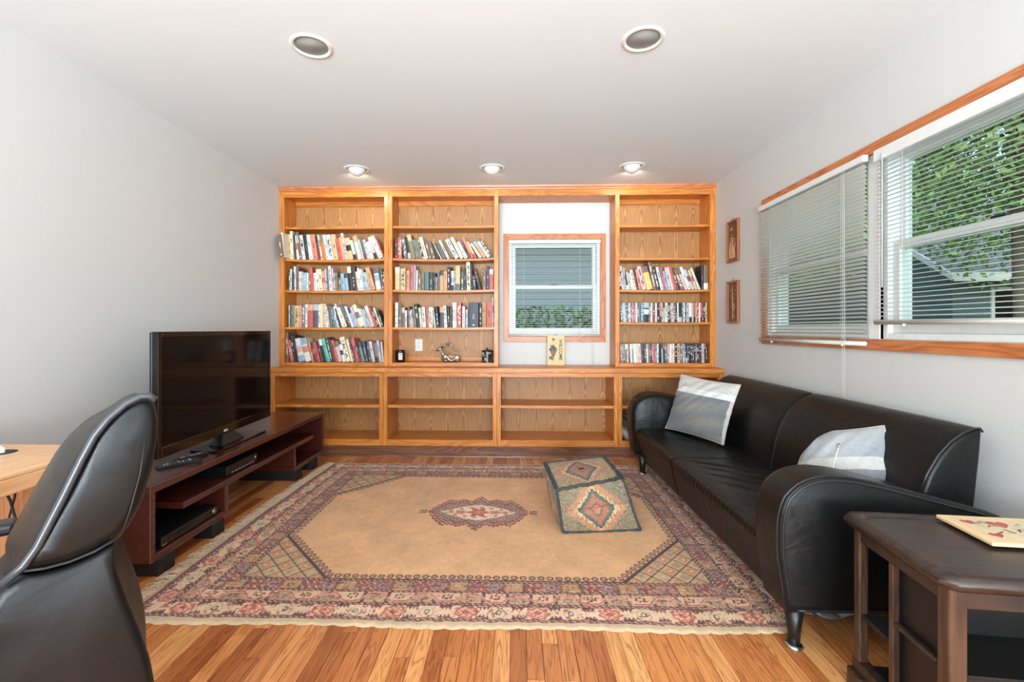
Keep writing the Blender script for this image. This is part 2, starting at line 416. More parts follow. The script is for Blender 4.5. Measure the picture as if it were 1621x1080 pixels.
BM = upper_unit(-1.1695, -1.132, -.196, -.156, [2.080, 1.785, 1.493, 1.147], 'middle oak bookcase with outlet and small ornaments below three book shelves', [.003, .013, .008, .005])
BR = upper_unit(.905, .944, 1.753, 1.804, [2.077, 1.778, 1.489, 1.192], 'right oak bookcase, top two shelves empty, beside the right wall', [.002, .002, .006, .003])
hb = thing('niche_header', (0, 0, 0), 'oak header board bridging the bookcases above the small window niche', 'header')
boxo('face_rail', M_oak_h, -.156, .905, YU, YU+.019, 2.346, 2.404, hb); boxo('soffit', M_oak_h, -.156, .905, YU+.019, YN-.001, 2.346, 2.366, hb)
# crown moulding at the ceiling
mb = MB(); prof = [(YU, 2.401), (YU-.008, 2.404), (YU-.010, 2.414), (YU-.018, 2.424), (YU-.022, 2.4385), (YU+.01, 2.4385), (YU+.01, 2.401)]
mb.prism(prof, XL+.001, XR-.001, 'x'); structure(mb.build('trim_1', M_trim_x))  # darker trim wood: shade under the ceiling put into the colour
def base_unit(x0, o0, o1, x1, label):
    t = thing('base_cabinet', (0, 0, 0), label, 'cabinet', 'open oak base cabinets under the counter')
    ZT = .745
    boxo('side_panel', M_oak_v, x0+.004, o0-.001, YB+.019, YBK, .096, ZT, t); boxo('side_panel', M_oak_v, o1+.001, x1-.004, YB+.019, YBK, .096, ZT, t)
    boxo('back_panel', M_ply, x0+.002, x1-.002, YBK, YBK+.008, .096, ZT, t, bevel=0)
    boxo('face_stile', M_oak_v, x0, o0, YB, YB+.019, .096, ZT, t); boxo('face_stile', M_oak_v, o1, x1, YB, YB+.019, .096, ZT, t)
    boxo('top_rail', M_oak_h, o0, o1, YB, YB+.019, .707, ZT, t); boxo('bottom_rail', M_oak_h, o0, o1, YB, YB+.019, .096, .152, t)
    boxo('bottom_shelf', M_oak_h, o0, o1, YB+.019, YBK, .128, .148, t)
    shelf_obj(o0+.001, o1-.001, YB+.019, YBK, .455, .024, .002, t)
base_unit(-2.183, -2.146, -1.209, -1.1735, 'leftmost open oak base cabinet, partly hidden behind the television')
base_unit(-1.1725, -1.136, -.200, -.1645, 'second open oak base cabinet from the left, right of the television stand')
base_unit(-.1635, -.128, .861, .896, 'widest open oak base cabinet, under the small window')
base_unit(.897, .932, 1.755, 1.803, 'rightmost open oak base cabinet, behind the sofa arm')
ct = boxo('countertop', M_oak_h, XL+.001, XR-.001, YB-.022, YBK+.012, .746, .786, None, .004, 2)
tag(ct, 'long oak countertop running over all four base cabinets', 'countertop')
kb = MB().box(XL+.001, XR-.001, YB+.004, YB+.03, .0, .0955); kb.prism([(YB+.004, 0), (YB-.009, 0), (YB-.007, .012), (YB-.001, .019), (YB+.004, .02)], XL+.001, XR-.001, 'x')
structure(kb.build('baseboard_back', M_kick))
# ================================================================== BOOKS
PAL = dict(w=(236,233,228), c=(238,224,196), y=(226,190,138), Y=(238,204,120), o=(228,164,118), O=(218,122,62), r=(206,92,84), q=(206,104,116), a=(222,138,112),
  m=(120,48,46), M=(84,34,38), d=(30,28,30), g=(98,98,94), G=(46,58,54), t=(96,196,172), T=(104,150,164), b=(150,184,204), n=(52,62,78), p=(222,192,188), l=(122,108,122),
  L=(92,80,92), s=(196,196,196), e=(138,126,104), v=(132,134,104), k=(128,98,82), K=(186,138,86), u=(96,112,112), x=(148,70,66))
WORD = dict(w='white', c='cream', y='tan', Y='yellow', o='peach', O='orange', r='coral red', q='rose pink', a='salmon', m='dark red', M='maroon', d='black', g='dark grey', G='dark green',
  t='mint green', T='teal', b='light blue', n='navy', p='pale pink', l='mauve', L='dark mauve', s='light grey', e='olive brown', v='olive green', k='brown', K='caramel brown', u='slate green', x='brick red')
def book_mesh(t, h, d, spec, rng, case=False):
    parts = spec.split('.'); base = PAL[parts[0]]; mb = MB()
    nz = 15; nx = 3 if t < .03 else 5
    if t < .016: nx = 2 if not case else 3
    cov = base
    def jit(c, a=.06):
        f = 1+rng.uniform(-a, a); return tuple(min(255, max(0, v*f)) for v in c)
    grid = [[jit(base, .05) for _ in range(nx)] for _ in range(nz)]
    for md in parts[1:]:
        kd, cc = md[0], PAL[md[1]]
        for j in range(nz):
            u = (j+.5)/nz
            for i in range(nx):
                inner = 0 < i < nx-1 or nx <= 2
                if kd == 'h' and u > .74: grid[j][i] = jit(cc)
                if kd == 'b' and u < .30: grid[j][i] = jit(cc)
                if kd == 'm' and .38 < u < .70: grid[j][i] = jit(cc)
                if kd == 't' and .12 < u < .86 and inner and rng.random() < .5: grid[j][i] = jit(cc, .15)
    if len(parts) == 1 and not case and rng.random() < .8:      # a short line of title and a publisher's mark
        dk = tuple(v*.45 for v in base) if sum(base) > 330 else tuple(min(255, v*1.9+50) for v in base)
        a = rng.randint(5, 9)
        for j in range(a, min(nz-1, a+rng.randint(2, 4))):
            grid[j][nx//2] = jit(dk, .2)
        grid[1][nx//2] = jit(dk, .2)
    sp = .0022 if not case else .0006
    vs = []; fs = []; cs = []
    for j in range(nz+1):
        for i in range(nx+1):
            u = i/nx; vs.append((t*u, -sp*math.sin(math.pi*u), h*j/nz))
    for j in range(nz):
        for i in range(nx):
            a = j*(nx+1)+i; fs.append((a, a+1, a+nx+2, a+nx+1)); cs.append(grid[j][i])
    mb.add(vs, fs, cs)
    ct_ = min(.003, t*.2); pg = (226, 214, 190) if not case else (24, 24, 26)
    mb.box(0, ct_, 0, d, 0, h, cov); mb.box(t-ct_, t, 0, d, 0, h, cov)
    mb.box(ct_, t-ct_, .0015, d-.004, .003, h-(.004 if not case else .0005), pg)
    mb.box(ct_*.5, t-ct_*.5, 0, .0015, 0, h, cov)
    return mb
ORD = ['first','second','third','fourth','fifth','sixth','seventh','eighth','ninth','tenth','eleventh','twelfth','thirteenth','fourteenth','fifteenth','sixteenth','seventeenth','eighteenth','nineteenth','twentieth']
def ordinal(n):
    if n <= 20: return ORD[n-1]
    tens = {2:'twenty',3:'thirty',4:'forty',5:'fifty'}[n//10]; return {2:'twentieth',3:'thirtieth',4:'fortieth',5:'fiftieth'}[n//10] if n % 10 == 0 else tens+'-'+ORD[n % 10-1]
def put_books(data, bay, zi, where, group, z=None):
    a, b, shelves, sags = bay; zt = shelves[zi] if z is None else z; sg = sags[zi] if z is None else 0
    items = [it.split() for it in data.strip().split(';') if it.strip()]
    rng = random.Random(hash(len(items)*13+zi) & 0xffff)
    total = len(items); prev = a+.002
    for n, it in enumerate(items):
        xb, w, top, lean, spec = float(it[0]), float(it[1]), float(it[2]), float(it[3]), it[4]
        fwd = float(it[5]) if len(it) > 5 else 0
        Y = YU+.024+rng.uniform(0, .010)+fwd
        xl = atY(xb, 450, Y).x; xr = atY(xb+w, 450, Y).x
        zb = zt+sag((xl+xr)/2, a, b, sg)+.0008
        ztop = atY(xb-lean, top, Y).z; H0 = max(.09, ztop-zb)
        dx = atY(xb-lean, 450, Y).x-xl                         # negative = leaning left
        ang = math.atan2(dx, H0); H = H0/math.cos(ang)
        tk = max(.007, (xr-xl)*math.cos(ang)*.985)
        H = max(.1, H-(tk*math.sin(abs(ang)) if dx < 0 else 0))
        if fwd == 0:
            xl = max(xl, a+.003)
            xmax = xl+tk/math.cos(ang)
            if xmax > b-.002: xl -= xmax-(b-.002)
        d = min(.205, max(.10, H*.66)); d = min(d, YBK-Y-.004)
        me = book_mesh(tk, H, d, spec, rng)
        mt = Matrix.Rotation(ang, 4, 'Y')
        if dx > 0: mt = Matrix.Translation((tk, 0, 0)) @ mt @ Matrix.Translation((-tk, 0, 0))
        o = me.build('book', M_book, None, fixn=False); o.matrix_world = Matrix.Translation((xl, Y, zb)) @ mt
        size = 'thin' if w < 3 else ('thick' if w > 6.4 else ('tall' if H > .245 else ('small' if H < .19 else '')))
        ps = spec.split('.')
        extra = ''
        if len(ps) > 1:
            k0 = ps[1][0]; extra = {'t': 'with %s lettering', 'h': 'with %s top', 'b': 'with %s foot', 'm': 'with %s spine block'}[k0] % WORD[ps[1][1]]
        pos = n+1; rp = total-n
        pw = (ordinal(pos)+' from left') if pos <= rp else (ordinal(rp)+' from right')
        if pos == 1: pw = 'leftmost'
        if rp == 1: pw = 'rightmost'
        lab = ' '.join(x for x in [size, WORD[ps[0]], 'book', extra+',' if extra else '', pw+',', where] if x).replace(' ,', ',')
        if len(lab.split()) > 16: lab = ' '.join(x for x in [size if size not in ('thin', 'small') else '', WORD[ps[0]].split()[-1], 'book', extra.split()[-2]+' '+extra.split()[-1]+',' if extra else '', pw+',', where] if x)
        if len(lab.split()) > 16: lab = ' '.join([WORD[ps[0]].split()[-1], 'book,', pw+',', where])
        tag(o, lab, 'book', group)
L1 = """443.2 4.5 371 4 k -.125;446.8 3.2 368 2.7 c -.1;451 9 371 3 y.tk;460.5 4.3 366 2 c;465 1.8 368 1 e;467 3 372 3 d;470.2 4 372 6 w.mr;474.4 4 367 7 k;479 5.2 372 5.5 w.td;484.4 5.3 371 5 d;490 6 371.5 6 w;496.4 7.4 371 6 a;504 4 374 6 m.hd;508.5 2.6 372 6.5 c;511.3 5.8 373 6.5 O.he;517.4 4.2 371.5 7 w;521.8 6.2 371.5 6 w.tl;528.4 7.4 371 5.5 y;536.2 6 378 6.5 r;542.5 4.5 375.5 7 o;547.2 4 369 8.5 p.tk;551.6 8 376 7 y.md;561 4.6 380 8 w.bd;567.3 6.2 373 10 c.ho;574 3 379 8 s;577.4 4 377 9 g.bm;581.8 4.2 379 8.5 s.tk;586.6 6 382 8 w;594 4.4 375 13 p.bd;599.6 7 373 15 w;606.8 2.4 378 13 a"""
L2 = """457 1.8 431 0 g;459 3.2 426 0 s;462.4 2.8 431 0 d;465.5 3 422 .5 w;468.5 1.8 422 0 l;470.4 2.3 423 0 x.hg;473 3 430 0 c;476.2 3 430 0 s;479.4 5.6 432 0 b.tw;485.2 3 432 0 w;488.4 2.4 434 0 k;491.4 5.6 423 3 r;497.4 4 432 1.5 w.tk;501.6 4.6 426 2 c;506.4 4.4 426 2.5 c;511 4.4 429 2 o.mr;515.6 2.6 426 2 s;518.4 3.4 428 2 l;522 4 421 3 w.tk;526.2 2.6 425 2 p;529 2 432 1 s;531.2 3.4 432 1 e;535 5.6 440 0 k;541 5.4 433 2.5 b;546.8 5.6 433 3 b.hn;553 6 422 4 d.hc;559.4 3 420 4 d.tw;562.8 3.2 421 5 M;566.4 3 430 4 c;569.6 2.8 424 5 w;572.6 3.6 426 5 w;576.4 2.8 426 5 b;580 3.8 431 7 s;584 3.6 431 8 s.tk;588.4 6.6 423 11 o;596 7.6 423 6 w.hg.mb;604 2.4 426 2 k;606.2 2.6 426 0 d.tw"""
L3 = """457 2 483 0 s;459.2 2.4 483 0 G;461.8 4.6 483 0 v;466.6 6.2 484 0 y.tk;473 3.3 483 0 o;476.4 1.5 484 0 a;478 5 482 0 l.tw;483.2 3.4 482 0 w.tn;487 8.2 482 0 r.ho;495.4 8.2 482 0 L.hs;503.8 3.2 482 0 w.tk;507.2 3.3 481 0 c;510.7 5.3 481 0 y;516.4 2.8 485 2 w.td;519.4 3 492 3 s;522.6 3.8 485 3 g;526.6 3.8 486 4 g.ts;530.6 3.6 485 5 T.tw;534.4 2.8 485 7 w;537.4 4.2 488 8 d;541.8 2.4 481 13 w;544.4 6 486 12.5 c;550.6 3.2 482 13 l.bd;554 3 483 13.5 g.tw;557.2 3.6 484 13 w;561 4.8 487 12 b.hn;566 3.6 486 13 p;570 6.8 482 14 c.ml;577 3.4 488 12 w;580.6 3.6 488 12 s.bb;584.4 3.4 489 11.5 s;588 5.2 484 12 p.hw;593.4 4.4 486 12 r;598 3.4 487 12 d.tw;601.6 3 487 12 c;604.8 3 491 9 d.tw"""
L4 = """451.4 4.4 527 1 k.tc;459.6 5.8 538 5.5 r.tp;465.6 3.8 531 7 d.tw;469.8 3.4 532 7 d;473.6 10 535 9 w.mp.bb;484.2 9.6 535 10 w.hb.ma;494.4 2.6 541 7 o;497.4 5.4 541 7 m.mr;503.2 4.2 541 8 r;507.8 4.4 540 8 M;512.6 4.8 537 9 d.hw;518 5.4 535.5 10 t;523.8 3.2 534 9 n.tw;527.4 3.4 537 9 M;531.4 4.6 538 8.5 r;536.6 5.4 540 8.5 p.hk;542.6 4.6 545 7 w.mn;547.8 7.6 533 11 c.tk;556 3.6 537 9 c;560.2 3 545 8 m.tw;563.8 5.2 535 9.5 r;569.4 3.2 546 8 n;573 5 541 8 e.hn;578.4 4.8 540 6.5 n;583.6 4.6 539 5 n.tb;589 5 540 6 p;594.4 5.8 543 4 l.bd;600.6 3.8 539 5 s;604.8 3 541 3 p"""
M1 = """625 4 377 0 M;629.6 6.6 376 0 r.ts;639.5 6 374 5 g.tw;646.4 4.4 375 5.6 d.bs;651.6 6.4 371 8 e.hy;659 4.6 379 7 v;664.2 4.8 380 7.5 e;669.6 2.2 380 9 w.td;672.4 6 375 10 c;679.2 4.4 381 8 k;684.4 6 381 9 k;691.2 5 384 9 d;698 2 383 14 c;701 6.6 385 12 g;708.4 4.4 380 15 c;713.6 6.4 383 14 k;720.8 7.6 378 18 w.tl;729.2 6 375 18 c;736 6 382 14.5 c;742.8 2.6 380 15 l;746 4.8 375.5 16 a.br;751.6 4.4 382 15 y.br;756.6 2.2 388 12 M;759.4 5.2 385 17 c;765.2 5.8 382 18 o.hb;771.6 5.6 382 18 w.tg;777.4 3 377 20 g.tw"""
M2 = """625.5 7.2 423 0 y.hc;633.8 8 425 0 y.tg;643.4 4.8 428 0 o.tk;648.9 5.6 421 -1 q;655 2 420 -1 s;658 2.6 428 -1 w;661.4 5.2 433 0 k;667.2 4 432 0 e;672 6.8 430 0 u;679.6 5.2 431 0 G;685.2 4 432 0 d;689.6 1.8 439 0 s;691.8 4 431 0 g;696.2 5.6 428 0 o.hG;702.2 5.6 429.5 0 o;708.2 3.8 422 0 d.tw;712.2 2 423 0 d;714.5 3.6 429 0 w.mb.bd;718.4 2 428 0 s;721 7.4 421 0 y.bu;729.6 4.4 430 0 g;734.4 3.2 424 0 G;739 6 415 1 c.tk;745.4 3.2 417 1 d;749.2 5 436 2 d.tw;757.4 5 425 8.5 d.tr;763.8 5.6 431 0 k;770 4.2 421 0 n;774.6 6.4 426 0 r.hp"""
M3 = """625.5 4.5 479 0 w.tg;630.4 5.4 487 0 g;636.2 4.6 487 0 k.hy;641.2 2.8 491 0 w;644.2 2 487 0 d;646.4 2.2 485 .5 l;648.9 3.2 492 1 p;652.6 2.4 490 3 s;655.4 4 488 3 e;660 4.8 481 5 d.tw;665.2 3.4 487 3 c;669.2 5.2 486 2 w.tk;675 3.4 485 1 q;678.8 6.2 486 .5 c.tk;686.8 3.8 487 4 s;691.4 3.8 485 3 d.tw;696 6.8 486 0 n.ho;703.4 4.8 484 2 w.tk;708.8 3.6 485 1.5 d.tw;712.8 2.2 487 0 e;716.4 6.4 479 0 s.hw.bw;723.2 6.8 479 0 r.tw;731.6 4.4 485 0 w.tg;737 3.8 490 0 s;742 15.4 479 0 n;758.4 4.4 480 0 d.tw;763.2 6.4 478.5 0 K;770.2 8.8 478 0 r;779.4 1.6 471 0 w"""
R1 = """981.6 2.6 430 1 d.tw;984.6 4 421 4 p.tl;989 2.2 424 3 s;991.6 3.6 432 3 d.bw;995.6 3.6 430 5 s;999.6 3.4 432 4.5 c;1003.4 4.6 427 7 c.tk;1008.4 3 427 7 M;1011.8 5 426 6.5 a;1017.4 6.6 421 10 p.tx;1024.6 9.6 420.5 10 Y.hk;1034.8 4.8 415 9.5 k.tc;1040.2 5.4 422 9.5 d.tw;1046.2 4.6 423 8.5 w;1051.2 3.4 423 7 q;1055 3.8 429 7 b;1059.2 4.6 423 7.5 p;1064.2 2.4 423 8 w;1067.2 4.8 422 10 r;1072.4 4.8 424 11 M.tc;1077.8 6 426 11.5 k.tc;1084.4 4.6 425 13 p.hk;1089.6 5.2 422 15 w;1095.4 5 426 15 s.mL;1101 4.4 427 13.5 y.mr;1106 3.4 424 14 w;1110.4 3.2 420 0 d;1114 6.8 420 0 k.bw"""
put_books(L1, BL, 1, 'top book shelf of left bookcase', 'books on the shelves of the left bookcase')
put_books(L2, BL, 2, 'second book shelf of left bookcase', 'books on the shelves of the left bookcase')
put_books(L3, BL, 3, 'third book shelf of left bookcase', 'books on the shelves of the left bookcase')
put_books(L4, BL, 0, 'bottom of left bookcase', 'books on the shelves of the left bookcase', z=.821)
put_books(M1, BM, 1, 'top book shelf of middle bookcase', 'books on the shelves of the middle bookcase')
put_books(M2, BM, 2, 'second book shelf of middle bookcase', 'books on the shelves of the middle bookcase')
put_books(M3, BM, 3, 'third book shelf of middle bookcase', 'books on the shelves of the middle bookcase')
put_books(R1, BR, 2, 'book shelf of right bookcase', 'books on the right bookcase')
def put_cases(px0, px1, top, z, where, seed, first):
    rng = random.Random(seed); out = []; x = px0; specs = []
    pool = ['d.tw', 'd.tw', 'd.hr', 'g.tw', 'w.td', 'w.bd', 's.tk', 'p.tx', 'q.bd', 'x.tw', 'd.mw', 'L.tw', 'n.tw', 'w', 'c.tk', 'G.tw', 'b.hn', 's.bd', 'M.tw', 'u.tw', 'r.bd', 'd', 'y.td', 'l.tw', 'd.bs']
    i = 0
    while x < px1-1.5:
        if i < len(first): w, spec, lean = first[i]
        else: w = rng.choice([2.1, 2.3, 2.5, 2.5, 2.7, 3.1, 4.2]); spec = rng.choice(pool); lean = rng.choice([0, 0, 1, 1.6, -.6, 2])
        w = min(w, px1-x); out.append((x, w, lean, spec)); x += w+.12; i += 1
    n = len(out)
    for k, (xb, w, lean, spec) in enumerate(out):
        Y = YU+.024+rng.uniform(0, .006); xl = atY(xb, 500, Y).x; xr = atY(xb+w, 500, Y).x
        H = .190; dx = atY(xb-lean, 500, Y).x-xl; ang = math.atan2(dx, H)
        if lean < 0: ang = 0
        H = (atY(xb, top, Y).z-z)*rng.uniform(.985, 1.01); tk = (xr-xl)*math.cos(ang)*.98
        me = book_mesh(tk, H, .135, spec, rng, case=True)
        o = me.build('disc_case', M_case, None, fixn=False); o.matrix_world = Matrix.Translation((xl+max(0, -dx)*.3, Y, z+.0008)) @ Matrix.Rotation(ang*.7, 4, 'Y')
        ps = spec.split('.'); pw = (ordinal(k+1)+' from left') if k+1 <= n-k else (ordinal(n-k)+' from right')
        if k == 0: pw = 'leftmost'
        if k == n-1: pw = 'rightmost'
        ex = {'t': 'lettering', 'h': 'top', 'b': 'foot', 'm': 'spine block'}[ps[1][0]] if len(ps) > 1 else ''
        lab = WORD[ps[0]]+' disc case'+(' with '+WORD[ps[1][1]]+' '+ex if ex else '')+', '+pw+', '+where
        tag(o, lab, 'disc case', 'disc cases on the right bookcase')
put_cases(982.4, 1119.2, 479.6, 1.192, 'upper disc shelf', 5, [(2.4,'d.tw',2),(2.6,'T.tw',3),(2.6,'s.tb',3),(2.4,'G.tw',1.5),(2.4,'d.tw',1),(2.2,'w.td',1),(2.4,'M.tp',0),(2.6,'q.tw',0),(3,'x.tp',0),(2.4,'w',0),(3.2,'g.tw',0),(2.2,'M',0),(4.8,'T.tw',0),(8,'d.mw.hs',0),(2.6,'g.tw',-.5),(2.8,'w.ts',-.5),(4.4,'x.hg.tw',-.5),(2.4,'w.tp',-1),(4,'d.tw',-1)])
put_cases(982.0, 1119.2, 544.4, .8215, 'lower disc shelf', 9, [(2.6,'x.tc',0),(2.6,'l.tw',0),(2.2,'d.tw',0),(2.4,'g.hw',.5),(2.6,'y.td',1),(2.4,'d.tr',2),(2.6,'w.bw',2),(2.6,'T.hs',2),(2.6,'w.hc',2),(3,'c.tp',2),(3,'p.tc',2),(2.2,'w.td',3),(2.2,'x.td',2),(3.4,'d.tg',1),(3.2,'G.tw',1),(2.4,'w.hs',1.5),(3.4,'l.mq',1),(2.4,'d.tw',1),(2.6,'r.tw',2),(2.6,'q.tr',2)])
# ================================================================== ORNAMENTS ON THE BOOKCASE
def put_text(body, size, mat, mtx, name, parent, extrude=.0004, bold=0.0):
    cu = bpy.data.curves.new('txt', 'FONT'); cu.body = body; cu.size = size; cu.extrude = extrude; cu.offset = bold; cu.align_x = 'CENTER'; cu.align_y = 'CENTER'
    to = bpy.data.objects.new('txt', cu); COL.objects.link(to); dg = bpy.context.evaluated_depsgraph_get(); dg.update()
    me = bpy.data.meshes.new_from_object(to.evaluated_get(dg)); bpy.data.objects.remove(to)
    me.materials.clear(); me.materials.append(mat); me.transform(mtx)
    o = bpy.data.objects.new(name, me); return link(o, parent)
zsh = .822
# black candle jar
t = thing('candle_jar', (-1.075, 4.22, zsh), 'black glass candle jar with a white label, left end of ornament shelf', 'candle')
mb = MB(); mb.lathe([(.033, 0), (.042, .004), (.044, .03), (.044, .105), (.042, .110), (.039, .110), (.039, .06), (.0, .058)], n=28); mb.build('jar', M_blackgl, t)
MB().lathe([(.0385, .0), (.0385, .012), (0, .012)], n=24, mat=Matrix.Translation((0, 0, .066))).build('wax', plain('candle_wax', (46, 42, 40), .5), t)
mb = MB(); n = 8
for i in range(n):
    a0 = math.radians(-98+i*6); a1 = math.radians(-98+(i+1)*6); r = .0448
    mb.add([(r*math.cos(a0), r*math.sin(a0), .022), (r*math.cos(a1), r*math.sin(a1), .022), (r*math.cos(a1), r*math.sin(a1), .085), (r*math.cos(a0), r*math.sin(a0), .085)], [(0, 1, 2, 3)])
mb.build('label', plain('paper_label', (226, 214, 214), .6), t, fixn=False)
mb = MB(); 
for zz in (.035, .045, .062, .068, .074):
    for i in range(2, 7):
        if R.random() < .75:
            a0 = math.radians(-98+i*6); a1 = math.radians(-98+(i+.8)*6); r = .0451
            mb.add([(r*math.cos(a0), r*math.sin(a0), zz), (r*math.cos(a1), r*math.sin(a1), zz), (r*math.cos(a1), r*math.sin(a1), zz+.003), (r*math.cos(a0), r*math.sin(a0), zz+.003)], [(0, 1, 2, 3)])
mb.build('label_print', M_black, t, fixn=False)
# metal antelope holding a peach bowl
t = thing('antelope_figurine', (-.62, 4.23, zsh), 'silver twisted antelope figurine cradling a peach bowl with stones', 'figurine')
M_silver = plain('antique_silver', (176, 172, 168), .32, .85)
mb = MB()
def tb(pts, r, n=8): mb.tube([Vector(p) for p in pts], [q*1.3 for q in r] if hasattr(r, '__len__') else r*1.3, n)
mb2 = MB()
# body loops: neck, chest, haunch, legs folded
tb([(-.055,0,.005),(-.06,0,.035),(-.045,-.01,.06),(-.02,0,.05),(.0,0,.02),(.03,0,.012),(.055,0,.03),(.075,0,.055),(.09,0,.035),(.095,0,.008)], [.007,.011,.013,.011,.009,.009,.012,.013,.012,.007])
tb([(-.045,-.01,.055),(-.06,-.005,.085),(-.075,0,.105),(-.082,0,.118)], [.014,.011,.009,.009])
tb([(-.062,0,.122),(-.085,0,.122),(-.108,0,.112),(-.122,0,.102)], [.010,.012,.009,.004])   # head
tb([(-.05,.0,.02),(-.035,.0,.045),(-.02,0,.03)], .012); tb([(.06,0,.02),(.08,0,.04),(.09,0,.02)], .014); tb([(-.03,.02,.005),(-.02,.015,.03),(.0,.01,.02),(.01,.02,.004)], .007); tb([(.05,-.02,.005),(.06,-.02,.03),(.08,-.02,.02),(.09,-.02,.004)], .007)
tb([(-.04,-.02,.005),(-.035,-.02,.02),(-.01,-.02,.010)], .006)
mb.build('body', M_silver, t)
mh = MB()
for q, s in ((0, 1), (1, -1), (2.2, .3)):
    pts = []
    for i in range(22):
        u = i/21; pts.append(Vector((-.066+.155*u, s*(.010+.012*math.sin(u*9)), .128+.052*math.sin(math.pi*min(1, u*1.25))-.03*u+.006*math.sin(u*14+q))))
    mh.tube(pts, [.0078*(1-i/26) for i in range(22)], 7)
mh.tube([(-.07, .005, .13), (-.078, .01, .155), (-.085, .012, .166)], [.004, .003, .001], 6)
mh.build('horns', M_silver, t)
mb = MB().lathe([(.0, .028), (.018, .030), (.034, .046), (.038, .062), (.034, .060), (.0, .058)], cx=.022, n=24); mb.build('bowl', plain('peach_glaze', (226, 160, 104), .3), t)
mb = MB()
for i in range(9):
    a = i*.7; mb.lathe([(0, .060), (.006, .062), (.007, .066), (.004, .071), (0, .072)], cx=.022+.022*math.cos(a)*(i % 3)/2, cy=.02*math.sin(a)*(i % 3)/2, n=8)
mb.build('pebbles', plain('grey_pebbles', (168, 160, 150), .5), t)['kind'] = 'stuff'
# floral tin canister
t = thing('canister', (-.262, 4.215, zsh), 'black lidded canister painted with pale flowers, right end of ornament shelf', 'canister')
mb = MB(); n = 64; nz = 22; vs = []; fs = []; cs = []
rr = random.Random(3); fl_ = [(rr.uniform(0, n), rr.uniform(2, nz-3), rr.uniform(1.5, 3.6), rr.choice([(214,206,190),(196,170,120),(150,160,170),(206,196,160)])) for _ in range(34)]
for j in range(nz+1):
    for i in range(n):
        a = 2*math.pi*i/n; vs.append((.050*math.cos(a), .050*math.sin(a), .100*j/nz))
for j in range(nz):
    for i in range(n):
        fs.append((j*n+i, j*n+(i+1) % n, (j+1)*n+(i+1) % n, (j+1)*n+i)); c = (30, 30, 30)
        for fx, fz, fr, fc in fl_:
            dx = min(abs(i-fx), n-abs(i-fx)); d = math.hypot(dx, (j-fz)*1.1); an = math.atan2(j-fz, dx+.01)
            if d < fr*(.7+.3*math.cos(5*an)) and d > .7: c = fc
        cs.append(c)
mb.add(vs, fs, cs, True); mb.add([(.05*math.cos(2*math.pi*i/n), .05*math.sin(2*math.pi*i/n), 0) for i in range(n)], [tuple(range(n-1, -1, -1))], (30, 30, 30)); mb.build('body', M_case, t, fixn=False)
MB().lathe([(.053, .098), (.054, .101), (.053, .107), (.03, .112), (.012, .114), (.006, .116), (.006, .121), (.010, .126), (.008, .132), (.0, .134)], n=32).build('lid', M_black, t)
# duplex outlet on the back panel
t = thing('wall_outlet', (-.935, YBK-.0005, .975), 'white duplex power outlet on the back of the middle bookcase', 'outlet')
boxo('cover_plate', M_white, -.036, .036, -.006, 0, -.058, .058, t, .003, 2)
for dz in (-.02, .02):
    s = MB(); s.prism([(.0155*math.cos(a)*1.0, dz+max(-.0125, min(.0125, .0165*math.sin(a)))) for a in [2*math.pi*k/20 for k in range(20)]], -.0075, -.006, 'y'); so = s.build('socket', M_white, t)
    h = MB()
    for sx in (-.006, .006): h.box(sx-.0011, sx+.0011, -.0079, -.0074, dz-.001, dz+.008)
    h.box(-.0022, .0022, -.0079, -.0074, dz-.010, dz-.006); h.build('slot', M_matte, so)
# low oak ledge behind ornaments
boxo('ledge', M_oak_h, -1.131, -.197, YBK-.022, YBK-.001, .822, .862, [o for o in bpy.data.objects if o.name.startswith('bookcase') and o.get('label', '').startswith('middle')][0])
# welcome plaque
pz = .7865; pl = thing('welcome_plaque', (.383, 4.30, pz), 'small wooden WELCOME plaque with painted grapes leaning below the window', 'plaque')
pl.rotation_euler = (math.radians(-4), 0, 0)
MBp = MB().box(-.083, .083, 0, .016, 0, .283); MBp.build('board', plain('pine_board', (226, 194, 146), .55), pl, .004, 2)
def disc(mb, cx, cz, r, y, col, n=12, sx=1.0, rough=0):
    mb.prism([(cx+r*sx*math.cos(2*math.pi*k/n)*(1+rough*math.sin(3*2*math.pi*k/n)), cz+r*math.sin(2*math.pi*k/n)*(1+rough*math.sin(3*2*math.pi*k/n))) for k in range(n)], y, y-.0012, 'y', col)
mb = MB(); rr = random.Random(5)
for i in range(7):
    for j in range(7-i):
        disc(mb, -.026+(j-(6-i)/2)*.0105+rr.uniform(-.002, .002), .150-i*.0125, .0070, -.0002-.0001*((i+j) % 3), rr.choice([(96,60,70),(120,80,88),(78,48,60),(130,96,100)]), 10)
mb.build('painted_grapes', M_print, pl)
mb = MB()
def leaf(cx, cz, r, rot, y):
    P = []
    for k in range(20):
        a = 2*math.pi*k/20; q = r*(.72+.28*math.cos(5*a+rot)); P.append((cx+q*math.cos(a), cz+q*math.sin(a)))
    mb.prism(P, -.0001, y, 'y', rr.choice([(44,58,46),(56,70,54),(38,50,44)]))
leaf(-.030, .172, .030, 0, -.0018); leaf(-.012, .160, .022, 1, -.002); leaf(-.050, .152, .020, 2, -.0017); leaf(-.024, .245, .018, 1, -.0016); leaf(-.050, .072, .022, 0, -.0018); leaf(-.030, .060, .012, 2, -.0016)
mb.tube([(-.05, -.001, .19), (-.035, -.001, .215), (-.01, -.001, .21), (.005, -.001, .20)], .0009, 5, (70, 80, 60)); mb.tube([(-.05, -.001, .075), (-.03, -.001, .045), (-.02, -.001, .03)], .0009, 5, (70, 80, 60))
mb.build('painted_leaves', M_print, pl)
